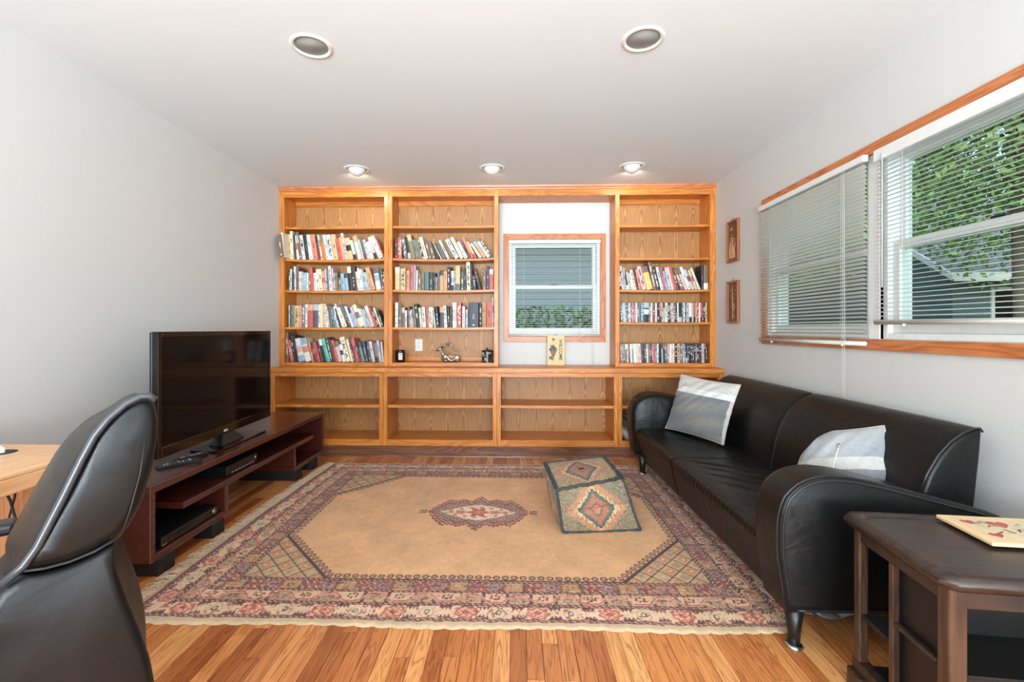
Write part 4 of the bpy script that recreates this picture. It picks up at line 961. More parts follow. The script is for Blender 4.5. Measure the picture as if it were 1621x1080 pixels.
    sel = (np.minimum(dn, ds)+wob < .030); put(sel, (214, 186, 152)); lft = (np.minimum(dl, dr)+wob < .016); put(lft & ~sel, (206, 176, 146)); put(band(.016, .030) & ~sel, (120, 56, 54))
    # wear and mottling (woven yarn tone)
    tone = 1+(mot-.5)*.20+(rng.random((ny, nx))-.5)*.07; C = C*tone[..., None]
    warm = smooth(.5, 11); C[..., 2] *= (1.0-.05*warm)
    C = C*.93+np.array(tan)*.07; C = np.clip(C, 0, 255)/255.0; C = np.where(C <= .04045, C/12.92, ((C+.055)/1.055)**2.4)
    # geometry
    X = X0+U; Y = Y0+V; Z = .0085+(smooth(.25, 21)-.5)*.003+(smooth(.02, 22)-.5)*.0009
    edge = np.minimum(np.minimum(dn, ds), np.minimum(dl, dr)); Z = np.where(edge < .012, Z*(.12+.88*np.sqrt(edge/.012)), Z)
    # hand-woven outline: scalloped selvages, slightly skewed sides
    bulge = np.sin(np.pi*V/LH); f = np.exp(-dn/.05); X = X-.02*(1-U/LW)*bulge+.02*(V/LH)*(1-U/LW)
    sc = .0085*np.abs(np.sin(U*np.pi/.075+np.sin(U*5)))+.006*np.sin(U*6.5); Y = Y-f*sc; f2 = np.exp(-ds/.05); Y = Y+f2*.005*np.sin(U*11)
    X = X-.125*np.exp(-(dn/.11)**1.5)*np.exp(-dr/.16)
    Z = Z+np.exp(-dn/.02)*np.exp(-dr/.10)*.012*(np.sin(U*40)+1)*.5
    vs = np.stack([X, Y, Z], -1).reshape(-1, 3); idx = np.arange(nx*ny).reshape(ny, nx)
    q = np.stack([idx[:-1, :-1], idx[:-1, 1:], idx[1:, 1:], idx[1:, :-1]], -1).reshape(-1, 4)
    me = bpy.data.meshes.new('rug'); me.vertices.add(len(vs)); me.vertices.foreach_set('co', vs.astype(np.float32).ravel())
    me.loops.add(q.size); me.loops.foreach_set('vertex_index', q.astype(np.int32).ravel()); me.polygons.add(len(q)); me.polygons.foreach_set('loop_start', np.arange(0, q.size, 4, dtype=np.int32)); me.polygons.foreach_set('loop_total', np.full(len(q), 4, np.int32))
    me.polygons.foreach_set('use_smooth', np.ones(len(q), bool)); me.update()
    ca = me.color_attributes.new('Col', 'FLOAT_COLOR', 'POINT'); c4 = np.ones((nx*ny, 4), np.float32); c4[:, :3] = C.reshape(-1, 3); ca.data.foreach_set('color', c4.ravel())
    me.materials.append(M_rug); root = thing('area_rug', (0, 0, 0), 'large tan oriental rug with red patterned border and central medallion', 'rug'); link(bpy.data.objects.new('pile', me), root)
    # fringe on the left short side
    mb = MB(); rg = random.Random(8); y = Y0+.01
    while y < Y1-.005:
        v_ = y-Y0; xe = X0-.02*math.sin(math.pi*v_/LH)+.02*(v_/LH)
        for s in range(3):
            L = rg.uniform(.045, .085); a = rg.gauss(0, .35); yy = y+rg.uniform(-.003, .003); z0 = rg.uniform(.002, .007); w = .0011; bz = rg.uniform(.004, .010)
            pts = [Vector((xe+.004, yy, .007)), Vector((xe-L*.4, yy+L*.4*math.sin(a), bz)), Vector((xe-L*.75, yy+L*.75*math.sin(a)+rg.gauss(0, .004), z0+.001)), Vector((xe-L, yy+L*math.sin(a)+rg.gauss(0, .007), .0012))]
            mb.tube(pts, [.0013, .0014, .0015, .0009], 4, caps=False)
        y += .0105
    f = mb.build('fringe', M_fringe, root, fixn=False); f['kind'] = 'stuff'
make_rug()
# ================================================================== POUF
def pouf():
    t = thing('pouf', (0, 0, 0), 'square kilim-covered pouf with diamond pattern and dark piping on the rug', 'pouf')
    zb = .012
    C8 = [Vector(p) for p in ((.262,2.50,zb),(.690,2.545,zb),(.715,2.985,zb),(.245,2.975,zb),(.226,2.495,.250),(.590,2.53,.306),(.575,2.965,.300),(.192,2.955,.258))]
    def kil(u, v, rng, top):
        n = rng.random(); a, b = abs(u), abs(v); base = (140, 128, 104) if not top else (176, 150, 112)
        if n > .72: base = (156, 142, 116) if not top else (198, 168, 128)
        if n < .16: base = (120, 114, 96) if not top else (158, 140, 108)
        dd = a/.50+b/.80
        step = .13*abs(((a*9) % 1)-.5)*2; r = a/.80+b/1.16
        if .86 < r-step*1.2 < 1.0 or (r < 1.02+step and r > .80): base = (190, 140, 108)
        if r < .88-step*1.1: base = (208, 180, 142)
        if dd < 1.06: base = (92, 94, 88)
        if dd < .98: base = (104, 112, 104)
        s2 = .12*abs(((b*8+a*3) % 1)-.5)*2
        if dd < .74+s2: base = (180, 120, 100)
        if .28 < dd < .40: base = (120, 112, 98)
        if dd < .28: base = (202, 138, 112)
        if top and a < .07 and b < .09: base = (40, 42, 44)
        k = 1+rng.uniform(-.07, .07); return tuple(c*k for c in base)
    faces = [(0,1,5,4,'f'),(1,2,6,5,'s'),(2,3,7,6,'s'),(3,0,4,7,'s'),(4,5,6,7,'t'),(3,2,1,0,'b')]
    cen = sum(C8, Vector())/8; mb = MB(); n = 44; rng = random.Random(2)
    for (a, b, c, d, kd) in faces:
        A_, B_, C_, D_ = C8[a], C8[b], C8[c], C8[d]; nrm = (B_-A_).cross(D_-A_).normalized(); vs = []; fs = []; cs = []
        if nrm.dot((A_+C_)/2-cen) < 0: nrm = -nrm
        for j in range(n+1):
            for i in range(n+1):
                u, v = i/n, j/n; p = (A_*(1-u)+B_*u)*(1-v)+(D_*(1-u)+C_*u)*v; w = (16*u*(1-u)*v*(1-v))**.6
                bl = {'f': .022, 's': .032, 't': .012, 'b': .0}[kd]*w
                if kd == 'f': bl -= .016*math.exp(-((v-.50-.05*(u-.5))/.045)**2)*w**.3; bl += .006*math.sin(u*17)*w*(v*(1-v)*2)
                if kd == 't': bl += .004*math.sin(u*9+v*7)*w
                p = p+nrm*bl
                if p.z < .0102: p.z = .0102
                vs.append(p)
        for j in range(n):
            for i in range(n):
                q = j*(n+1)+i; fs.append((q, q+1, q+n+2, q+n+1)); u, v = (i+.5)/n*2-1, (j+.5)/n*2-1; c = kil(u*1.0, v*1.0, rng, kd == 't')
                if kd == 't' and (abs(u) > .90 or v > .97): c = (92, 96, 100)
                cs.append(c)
        mb.add(vs, fs, cs, True)
    mb.build('cover', M_kilim, t, fixn=False)
    mb = MB(); rg = random.Random(5)
    for a, b, r in ((4,5,.010),(5,6,.010),(6,7,.008),(7,4,.010),(0,4,.008),(1,5,.007),(2,6,.006),(3,7,.006),(0,1,.007),(1,2,.007),(3,0,.006)):
        pts = []
        for k in range(25):
            p = C8[a].lerp(C8[b], k/24)+Vector((rg.gauss(0, .0016), rg.gauss(0, .0016), rg.gauss(0, .0022))); out = (p-cen); out.z *= .5; p += out.normalized()*.002
            p.z = max(p.z, .011+r); pts.append(p)
        mb.tube(pts, [r*rg.uniform(.8, 1.15) for _ in range(25)], 8)
    mb.build('piping', plain('dark_wool_piping', (66, 70, 70), .95, bumps=(160, .6, .004)), t)
    mb = MB(); p = C8[5]; mb.tube([p+Vector(q) for q in ((0,0,.006),(-.03,-.01,.020),(-.045,-.02,.012),(-.02,-.026,.004),(.0,-.02,.012),(-.05,-.03,-.005),(-.085,-.03,.004))], .0045, 7); mb.build('tie', plain('dark_wool_tie', (52, 60, 60), .95), t)
pouf()
# ================================================================== SOFA
sofa = thing('sofa', (0, 0, 0), 'long black leather sofa with rounded arms along the right wall', 'sofa')
Y0s, Y1s, AW = 1.615, 3.80, .185
ARM = [(.952,.135),(.936,.25),(.922,.34),(.922,.44),(.930,.50),(.950,.545),(.985,.580),(1.035,.605),(1.10,.615),(1.18,.608),(1.27,.590),(1.38,.562),(1.50,.530),(1.62,.500),(1.695,.47),(1.71,.40),(1.705,.25),(1.69,.135)]
def resample(P, n, closed=True):
    P = [Vector(p) for p in P]; Q = P+[P[0]] if closed else P; Ls = [0]
    for i in range(len(Q)-1): Ls.append(Ls[-1]+(Q[i+1]-Q[i]).length)
    out = []
    m = n if closed else n-1
    for k in range(n):
        s = Ls[-1]*k/m; i = max(j for j in range(len(Ls)) if Ls[j] <= s+1e-9); i = min(i, len(Q)-2); L = Ls[i+1]-Ls[i]
        out.append(Q[i].lerp(Q[i+1], (s-Ls[i])/L if L > 1e-9 else 0))
    return out
def loft_y(P, ys, insets, mat, name, parent):
    """outline P in X-Z swept along Y; insets shrink the outline to round the edges"""
    pts = resample([(a, b) for a, b in P], 72); c = Vector((sum(p.x for p in pts)/72, sum(p.y for p in pts)/72)); nr = []
    for i in range(72):
        d = (pts[(i+1) % 72]-pts[i-1]).normalized(); q = Vector((d.y, -d.x))
        if q.dot(pts[i]-c) < 0: q = -q
        nr.append(q)
    vs = []; fs = []
    for y, ins in zip(ys, insets):
        for i in range(72): p = pts[i]-nr[i]*ins; vs.append((p.x, y, p.y))
    for k in range(len(ys)-1):
        for i in range(72): j = (i+1) % 72; fs.append((k*72+i, k*72+j, (k+1)*72+j, (k+1)*72+i))
    fs += [tuple(range(71, -1, -1)), tuple((len(ys)-1)*72+i for i in range(72))]
    return MB().add(vs, fs, None, True).build(name, mat, parent), pts, nr
for side, (ya, yb) in enumerate(((Y0s, Y0s+AW), (Y1s, Y1s-AW))):
    s = 1 if yb > ya else -1; ys = [ya, ya+s*.004, ya+s*.010, ya+s*.020, yb-s*.040, yb-s*.020, yb-s*.008, yb]
    arm, pts, nr = loft_y(ARM, ys, [.010, .003, 0, 0, 0, .004, .013, .030], M_leather, 'armrest', sofa)
    pp = MB()
    for off, yy, r in ((.012, ya-s*.001, .0042), (.000, ya+s*.014, .0035)):
        pl_ = []
        for i in range(72):
            p = pts[i]-nr[i]*off
            if p.y > .145: pl_.append((i, (p.x, yy, p.y)))
        k0 = next((k for k in range(len(pl_)-1) if pl_[k+1][0]-pl_[k][0] > 1), len(pl_)-1); seq = [q for _, q in pl_[k0+1:]+pl_[:k0+1]]
        pp.tube(seq, r, 7)
    pp.build('arm_piping', M_pip, arm)
yi0, yi1, ym = Y0s+AW-.006, Y1s-AW+.006, 2.80
def seat_h(x, y):
    w = .0
    for k, (yc, amp) in enumerate(((ym-.08, .010), (ym-.20, .006), (ym-.33, .007), (ym-.47, .005), (2.05, .004), (3.3, .003), (3.1, .003))):
        f = abs(y+(x-1.05)*.55-(yc)); w -= 1.7*amp*math.exp(-(f/.013)**2)*min(1, max(0, (x-.99)/.12))
    return w
for name, (ya, yb) in (('seat_cushion', (yi0, ym-.002)), ('seat_cushion', (ym+.002, yi1))):
    prof = [(1.05,.098),(1.005,.100),(.993,.115),(.978,.175),(.962,.240),(.951,.290),(.948,.308),(.956,.330),(.978,.343),(1.01,.347),(1.06,.346),(1.12,.345),(1.2,.344),(1.3,.342),(1.40,.338),(1.5,.333),(1.52,.30),(1.52,.16),(1.50,.120)]
    P = []
    for i in range(len(prof)-1):
        a, b = Vector(prof[i]), Vector(prof[i+1]); k = 4
        for j in range(k): P.append(a.lerp(b, j/k))
    P.append(Vector(prof[-1])); n = len(P); m = 110; vs = []; fs = []
    for j in range(m+1):
        y = ya+(yb-ya)*j/m; e = min(y-ya, yb-y); rd = .012; ins = rd*(1-math.sqrt(max(0, 1-(1-min(1, e/rd))**2)))
        for p in P:
            x, z = p.x, p.y
            if z > .3: z += seat_h(x, y)+.004*math.sin(math.pi*(y-ya)/(yb-ya))
            if x < .97 and z < .32: x += .003*math.sin(y*95+math.sin(y*23)*2)*(.32-z)*4*max(0, 1-abs(y-2.45)/.5); 
            if .29 < z < .345 and x < .99: x += .0016*math.sin(y*150)
            c = Vector((1.2, .25)); d = Vector((x, z))-c; d2 = d*(1-ins/max(.05, d.length)); vs.append((c.x+d2.x, y, c.y+d2.y))
    for j in range(m):
        for i in range(n): k = (i+1) % n; fs.append((j*n+i, j*n+k, (j+1)*n+k, (j+1)*n+i))
    fs += [tuple(range(n-1, -1, -1)), tuple(m*n+i for i in range(n))]
    MB().add(vs, fs, None, True).build(name, M_leather, sofa)
BACK = [(1.46,.30),(1.475,.40),(1.495,.50),(1.525,.59),(1.565,.66),(1.610,.712),(1.655,.745),(1.695,.762),(1.716,.764),(1.722,.755),(1.715,.66),(1.700,.52),(1.685,.38),(1.66,.16),(1.55,.16),(1.5,.25)]
yb0, yb1, ybm = Y0s+.105, Y1s-.105, 2.66
for ya, yb in ((yb0, ybm), (ybm+.001, yb1)):
    ya_, yb_ = ya, yb; L = yb-ya; ys = [ya, ya+.003, ya+.008, ya+.018, ya+.035]+[ya+.035+(L-.07)*k/8 for k in range(1, 8)]+[yb-.035, yb-.018, yb-.008, yb-.003, yb]
    ins = [.016, .009, .004, .001, 0]+[-.002]*7+[0, .001, .004, .009, .016]
    loft_y(BACK, ys, ins, M_leather, 'back_cushion', sofa)
MB().tube([(x-.004, yb0+.006, z) for x, z in BACK[2:9]]+[(1.722, yb0+.006, .75)], .004, 7).build('back_piping', M_pip, sofa)
boxo('base_frame', M_leather, 1.04, 1.66, Y0s+.02, Y1s-.02, .125, .19, sofa, .006, 2)
def leg(x, y, zb=0.0):
    lg = MB(); lg.lathe([(.0, zb+.006), (.019, zb+.006), (.022, zb+.06), (.034, .150), (0, .150)], cx=x, cy=y, n=20); o = lg.build('leg', M_black, sofa)
    MB().lathe([(0, zb), (.030, zb), (.031, zb+.004), (.026, zb+.009), (.020, zb+.012), (0, zb+.012)], cx=x, cy=y, n=20).build('foot_cap', M_chrome, o)
leg(.992, 1.650); leg(.985, 3.56, .010); leg(1.62, 1.66); leg(1.62, 3.74)
# pillows
def pillow(name, TL, TR, BR_, BL_, th, colf, label, seed, zipper=None, sagy=.0, wr_=1.0, rnd=0.0):
    t = thing(name, (0, 0, 0), label, 'throw pillow'); n = 40; rng = random.Random(seed)
    ctr = (TL+TR+BR_+BL_)/4; nrm = (TR-TL).cross(BL_-TL).normalized()
    if nrm.dot(Vector((0, 0, EYE))-ctr) < 0: nrm = -nrm
    ws = [(rng.uniform(8, 22), rng.uniform(8, 22), rng.uniform(0, 6), rng.uniform(.0012, .004)*wr_) for _ in range(7)]
    mb = MB()
    for s in (1, -1):
        vs = []; fs = []; cs = []
        for j in range(n+1):
            for i in range(n+1):
                u, v = i/n, j/n; uu, vv = 2*u-1, 2*v-1
                pin = .055*(1-vv*vv)*uu; pinv = .055*(1-uu*uu)*vv; u2 = u-pin*.5; v2 = v-pinv*.5
                p = (TL*(1-u2)+TR*u2)*(1-v2)+(BL_*(1-u2)+BR_*u2)*v2
                if rnd:
                    kk = rnd*((max(0, -uu)*max(0, -vv))**1.2+.55*(max(0, uu)*max(0, vv))**1.5+.5*(max(0, -uu)*max(0, vv))**1.5); p = p.lerp(ctr, kk)
                hh = th*((1-uu**2)*(1-vv**2))**.48 if abs(uu) < 1 and abs(vv) < 1 else 0
                wr = sum(a*math.sin(uu*fx+vv*fy+ph) for fx, fy, ph, a in ws)*min(1, hh/th*1.5)
                p = p+nrm*s*(hh+wr)-Vector((0, 0, sagy*(1-abs(vv))*(1-v)))
                vs.append(p)
        for j in range(n):
            for i in range(n):
                q = j*(n+1)+i; fs.append((q, q+1, q+n+2, q+n+1) if s > 0 else (q, q+n+1, q+n+2, q+1)); cs.append(colf((i+.5)/n, (j+.5)/n, rng))
        mb.add(vs, fs, cs, True)
    cv = mb.build('cover', M_cloth, t)
    ed = []
    for k in range(4):
        for q in range(n):
            ed.append(vs[{0: q, 1: q*(n+1)+n, 2: n*(n+1)+n-q, 3: (n-q)*(n+1)}[k]])
    MB().tube(ed, .0026, 5, closed=True).build('seam', plain('pillow_seam', (196, 192, 184), .9), t)
    if zipper:
        (u0, v0), (u1, v1) = zipper; z = MB(); pts = []
        for k in range(14):
            u = u0+(u1-u0)*k/13; v = v0+(v1-v0)*k/13; uu, vv = 2*u-1, 2*v-1; p = (TL*(1-u)+TR*u)*(1-v)+(BL_*(1-u)+BR_*u)*v
            p = p+nrm*(th*((1-uu**2)*(1-vv**2))**.48+sum(a*math.sin(uu*fx+vv*fy+ph) for fx, fy, ph, a in ws)+.001)-Vector((0, 0, sagy*(1-abs(vv))*(1-v))); pts.append(p)
        z.tube(pts, .0028, 5); zo = z.build('zipper', M_white, t)
        z2 = MB(); z2.tube([pts[0], pts[0]+nrm*.006+Vector((0, 0, .004)), pts[1]+nrm*.006], .0032, 5); z2.build('zipper_pull', M_chrome, zo)
def mixcol(a, b, k): return tuple(x*(1-k)+y*k for x, y in zip(a, b))
def col1(u, v, rng):
    f = 1+rng.uniform(-.025, .025); lv = v+.02*math.sin(u*3)
    if lv < .21: c = (216, 212, 206)
    elif lv < .31: c = (238, 238, 238)
    elif u > .965 or u < .02: c = (210, 204, 196)
    else:
        k = .5+.5*math.sin(u*6+v*9)*math.sin(v*13+1); c = mixcol((120, 126, 132), (152, 150, 144), k)
    return tuple(x*f for x in c)
pillow('throw_pillow', Vector((1.292, 3.585, .778)), Vector((1.515, 3.10, .755)), Vector((1.375, 3.045, .362)), Vector((1.165, 3.575, .358)), .065, col1, 'grey throw pillow with white band at the far end of the sofa', 6)
def col2(u, v, rng):
    f = 1+rng.uniform(-.02, .02)
    if v < .40: c = mixcol((170, 170, 171), (150, 156, 165), .5+.5*math.sin(u*5+v*9))
    elif v < .56: c = (198, 195, 189)
    else: c = mixcol((112, 118, 126), (140, 142, 146), .5+.5*math.sin(u*7+v*6)) if u > .18 else (200, 196, 190)
    return tuple(x*f for x in c)
pc = atY(1335, 744, 2.02); pe1 = Vector((.78, -.62, 0)); pn = Vector((-.56, -.70, .44)).normalized(); pe1 = (pe1-pn*pe1.dot(pn)).normalized(); pe2 = pe1.cross(pn)*-1
if pe2.z < 0: pe2 = -pe2
_r = math.radians(13); q1 = pe1*math.cos(_r)+pe2*math.sin(_r); q2 = pe2*math.cos(_r)-pe1*math.sin(_r); hp = .182
pillow('throw_pillow', pc-q1*hp+q2*hp, pc+q1*hp+q2*hp, pc+q1*hp-q2*hp, pc-q1*hp-q2*hp, .088, col2, 'pale throw pillow with zipper behind the near sofa arm', 9, zipper=((.52, .26), (.36, .64)), wr_=.45, rnd=.46)
# crumpled clear plastic bag under the sofa
crumple('plastic_bag', 1.24, 1.86, .002, .11, .07, .035, 12, [(120,122,124),(70,70,72),(150,152,154)], vcol('crinkled_plastic', .2), 'crumpled grey plastic bag on the floor under the near sofa arm', 'bag')
# ================================================================== SIDE TABLE
ta = math.radians(5.5)
tb_ = thing('side_table', (1.030, 1.108, 0), 'dark carved wooden side table with open shelves in front of the sofa', 'side table', rz=-ta)
# local: x to the right, y away from the camera, origin near-left corner
LX, LY, TZ = .70, .362, .55; ch = .025
def octo(o, i=0): return [(-o+ch, -o), (LX+o-ch, -o), (LX+o, -o+ch), (LX+o, LY+o-ch), (LX+o-ch, LY+o), (-o+ch, LY+o), (-o, LY+o-ch), (-o, -o+ch)]
mb = MB(); prof = [(.008, TZ-.040), (.020, TZ-.034), (.026, TZ-.024), (.026, TZ-.014), (.020, TZ-.004), (.012, TZ), (-.004, TZ), (-.012, TZ-.007)]
rings = [octo(o) for o, z in prof]; vs = []; fs = []
for r, (o, z) in zip(rings, prof): vs += [(a, b, z) for a, b in r]
for k in range(len(prof)-1):
    for i in range(8): j = (i+1) % 8; fs.append((k*8+i, k*8+j, (k+1)*8+j, (k+1)*8+i))
fs.append(tuple(range(7, -1, -1))); mb.add(vs, fs).build('top_moulding', M_tbl, tb_, .0015, 2)
mb = MB(); r = octo(-.012); mb.prism(r, TZ-.020, TZ-.0072, 'z'); mb.build('table_top', wood('worn_table_top', (60, 44, 38), (34, 30, 29), 0, rough=.36, coat=.1, tone=.02), tb_)
def tbx(nm, x0, x1, y0, y1, z0, z1, m=M_tbl, b=.004): return boxo(nm, m, x0, x1, y0, y1, z0, z1, tb_, b, 2)
tbx('apron', .03, LX-.03, .004, .026, TZ-.086, TZ-.041); tbx('apron', .03, LX-.03, LY-.026, LY-.004, TZ-.086, TZ-.041); tbx('apron', .004, .026, .03, LY-.03, TZ-.080, TZ-.041); tbx('apron', LX-.026, LX-.004, .03, LY-.03, TZ-.080, TZ-.041)
for x, y in ((.020, .020), (LX-.020, .020), (.016, LY-.016), (LX-.016, LY-.016)):
    r = .024 if y < .1 else .016; mb = MB(); mb.prism([(x+r*max(-.86, min(.86, 1.2*math.cos(a))), y+r*max(-.86, min(.86, 1.2*math.sin(a)))) for a in [2*math.pi*(k+.5)/16 for k in range(16)]], .062, TZ-.040, 'z'); mb.build('leg', M_tbl_v, tb_, .002, 2)
tbx('bottom_rail', .0, .035, -.004, LY+.004, .062, .098); tbx('bottom_rail', LX-.035, LX, -.004, LY+.004, .062, .098); tbx('bottom_board', .036, LX-.036, .02, LY-.02, .070, .084, M_tblk, .001)
tbx('foot', -.012, .05, LY-.055, LY+.010, 0, .0615); tbx('foot', -.012, .05, -.010, .055, 0, .0615); tbx('foot', LX-.05, LX+.012, LY-.055, LY+.010, 0, .0615); tbx('foot', LX-.05, LX+.012, -.010, .055, 0, .0615)
tbx('divider', .006, .024, .195, .213, .0985, TZ-.081, M_tbl_v, .003)
tbx('divider_panel', .024, LX-.03, .199, .209, .0985, TZ-.081, M_tblk, .001)
tbx('rack_panel', .028, .036, .046, .195, .0985, TZ-.081, M_tblk, .001); tbx('rack_ledge', .006, .024, .050, .195, .30, .312)
tbx('shelf', .008, LX-.03, .214, LY-.034, .235, .250, M_tblk, .002); tbx('shelf', .036, LX-.03, .03, .198, .275, .290, M_tblk, .002)
# wooden board with a card-like heart print
P1, P2 = atZ(1481, 820, TZ), atZ(1571, 866, TZ)
d = (P1-P2); L = d.length; an = math.atan2(d.y, d.x)
bd = thing('printed_board', (P2.x, P2.y, TZ+.0005), 'light wooden board with red heart print lying on the side table', 'board', rz=an-math.pi/2)
BW = .30; boxo('board', plain('pale_maple', (232, 198, 150), .45), 0, BW, 0, L, 0, .011, bd, .003, 2)
mb = MB(); rng = random.Random(4)
def flat(mb, P, z, c): mb.add([(a, b, z) for a, b in P], [tuple(range(len(P)))], c)
flat(mb, [(.022,.018),(BW-.022,.018),(BW-.022,L-.018),(.022,L-.018)], .0113, (232, 206, 164))
def heart(cx, cy, s, c, z=.0117):
    P = [(cx+s*.0625*16*math.sin(a)**3/1.0, cy+s*.0625*(13*math.cos(a)-5*math.cos(2*a)-2*math.cos(3*a)-math.cos(4*a))) for a in [2*math.pi*k/26 for k in range(26)]]; flat(mb, P[::-1], z, c)
heart(.052, .050, .017, (196, 74, 70)); heart(.048, L-.05, .017, (196, 74, 70)); heart(.12, L-.06, .026, (198, 84, 76)); heart(BW-.05, .05, .017, (196, 74, 70)); heart(.19, .06, .024, (190, 76, 70))
for k in range(46):
    x, y = rng.uniform(.05, BW-.05), rng.uniform(L*.3, L*.72); a = rng.uniform(0, 3.1); l = rng.uniform(.008, .03); w = rng.uniform(.001, .003); dx, dy = math.cos(a), math.sin(a)
    flat(mb, [(x-dy*w, y+dx*w), (x+dx*l-dy*w, y+dy*l+dx*w), (x+dx*l+dy*w, y+dy*l-dx*w), (x+dy*w, y-dx*w)], .0119+k*.00001, rng.choice([(70,70,72),(120,128,136),(200,196,186),(190,150,90),(150,150,140)]))
mb.build('print', M_print, bd, fixn=False)
# ================================================================== DESK
dk_ = thing('desk', (0, 0, 0), 'light oak desk against the left wall, behind the office chair', 'desk')
DX, DY, DZ = -1.322, 1.455, .75
boxo('desk_top', M_desk, XL+.002, DX, .25, DY, DZ-.012, DZ, dk_, .003, 2)
boxo('apron', M_desk, XL+.02, DX+.0, .27, DY-.0, DZ-.055, DZ-.0125, dk_, .002)
boxo('leg', M_deskv, -1.475, -1.435, DY-.09, DY-.05, 0, DZ-.056, dk_, .003); boxo('side_panel', M_deskv, XL+.03, -1.495, DY-.085, DY-.062, .06, DZ-.056, dk_, .002)
boxo('leg', M_deskv, XL+.03, XL+.07, DY-.09, DY-.05, 0, DZ-.056, dk_, .003)
for yy in (.30,): boxo('leg', M_deskv, -1.475, -1.435, yy, yy+.04, 0, DZ-.056, dk_, .003); boxo('leg', M_deskv, XL+.03, XL+.07, yy, yy+.04, 0, DZ-.056, dk_, .003)
g = atZ(2, 717, DZ); MB().lathe([(.0, .0006), (.026, .0006), (.032, .0022), (.036, .001), (.036, 0)], n=24, mat=Matrix.Translation((g.x, g.y, DZ))).build('cable_grommet', M_matte, dk_)
cb = MB().tube([(g.x+.002, g.y, DZ-.04), (g.x+.004, g.y, DZ+.012), (g.x-.02, g.y-.01, DZ+.034), (g.x-.07, g.y-.03, DZ+.012), (g.x-.14, g.y-.05, DZ+.006)], .006, 8).build('desk_cable', M_white, None); tag(cb, 'thick white cable coming out of the desk grommet', 'cable')
c1 = MB().tube([(-1.53, 1.30, .695), (-1.50, 1.31, .62), (-1.47, 1.30, .56), (-1.485, 1.32, .50), (-1.47, 1.32, .40), (-1.50, 1.33, .2), (-1.56, 1.34, .004)], .0035, 6).build('loose_cable', M_matte, None); tag(c1, 'thin black cord hanging below the desk, nearer the desk leg', 'cord')
c2 = MB().tube([(-1.50, 1.33, .695), (-1.515, 1.335, .62), (-1.535, 1.335, .55), (-1.52, 1.335, .46), (-1.54, 1.335, .30), (-1.6, 1.335, .004)], .003, 6).build('loose_cable', M_matte, None); tag(c2, 'thin black cord hanging below the desk, farther from the desk leg', 'cord')
# ================================================================== OFFICE CHAIR
chr_ = thing('office_chair', (0, 0, 0), 'black leather high-backed office chair in the left foreground beside the desk', 'office chair')
wv = Vector((-.668, .744, 0)).normalized(); rv = Vector((.744, .668, 0)).normalized(); D0 = .95
def cpt(px, py, d): return on_plane(px, py, wv, d)
UP = [(60,868),(100,790),(130,728),(150,692),(172,665),(200,640),(222,629),(238,628),(247,636),(252,660),(252,690),(245,735),(229,790),(207,830),(186,851),(150,872),(110,889),(70,899),(38,903),(46,890)]
UPC = [(12,850),(50,780),(88,716),(108,690),(136,664),(168,648),(196,632),(221,627),(232,634),(236,660),(234,690),(225,735),(210,785),(192,822),(176,848),(140,870),(100,889),(60,900),(8,906),(14,876)]
LOW = [(38,904),(70,900),(110,890),(150,873),(186,852),(183,872),(188,900),(204,944),(224,990),(240,1035),(248,1080),(251,1120),(248,1165),(225,1190),(120,1200),(0,1200),(-70,1185),(-85,1130),(-60,1040),(-25,965),(0,928)]
LOWC = [(8,907),(60,901),(100,890),(140,872),(176,850),(174,872),(180,900),(194,944),(212,990),(226,1035),(234,1080),(236,1120),(232,1160),(212,1180),(110,1190),(-20,1190),(-110,1175),(-125,1120),(-95,1030),(-55,955),(-28,918)]
def chair_loft(near, mid, name, parent, mat, drop=.035, full=.42, n=64):
    A_ = [cpt(x, y, D0) for x, y in near]; Bm = [cpt(x, y, D0+full/2) for x, y in mid]
    def rs(P): return resample([tuple(p) for p in P], n)
    A_, Bm = rs(A_), rs(Bm); F = [p+wv*full-Vector((0, 0, drop)) for p in A_]
    def cen(P): return sum((Vector(p) for p in P), Vector())/n
    ca, cb_, cf = cen(A_), cen(Bm), cen(F); secs = []
    for t in (0, .008, .025, .05, .09, .16, .25, .35, .5, .65, .75, .84, .91, .95, .975, .992, 1):
        # quadratic blend near -> middle -> far
        wa, wm, wf = (1-2*t)*(1-t), 4*t*(1-t), t*(2*t-1); sec = []
        ins = .020*(1-math.sqrt(max(0, 1-(1-min(1, t/.05))**2))) if t < .05 else (.030*(1-math.sqrt(max(0, 1-(1-min(1, (1-t)/.10))**2))) if t > .90 else 0)
        c = ca*wa+cb_*wm+cf*wf
        for a, b, f in zip(A_, Bm, F):
            p = a*wa+b*wm+f*wf; dd = (p-c); p = c+dd*(1-ins/max(.03, dd.length)); sec.append(p)
        secs.append(sec)
    vs = [p for s in secs for p in s]; fs = []
    for k in range(len(secs)-1):
        for i in range(n): j = (i+1) % n; fs.append((k*n+i, k*n+j, (k+1)*n+j, (k+1)*n+i))
    fs += [tuple(range(n-1, -1, -1)), tuple((len(secs)-1)*n+i for i in range(n))]
    return MB().add(vs, fs, None, True).build(name, mat, parent)
br = chair_loft(UP, UPC, 'backrest', chr_, M_leather2)
lw = chair_loft(LOW, LOWC, 'lumbar_shell', chr_, M_leather2)
M_pipc = plain('chair_piping', (52, 54, 60), .3)
MB().tube([cpt(x, y, D0+.006)-wv*.006 for x, y in [(0,926),(38,894),(60,864),(100,787),(130,726),(150,689),(172,662),(200,638),(222,627),(236,626),(246,633)]], .0055, 8).build('back_piping', M_pipc, chr_)
MB().tube([cpt(x, y, D0)-wv*.001 for x, y in [(38,904),(70,900),(110,889.5),(150,873),(186,852)]], .0022, 6).build('waist_seam', M_matte, chr_)
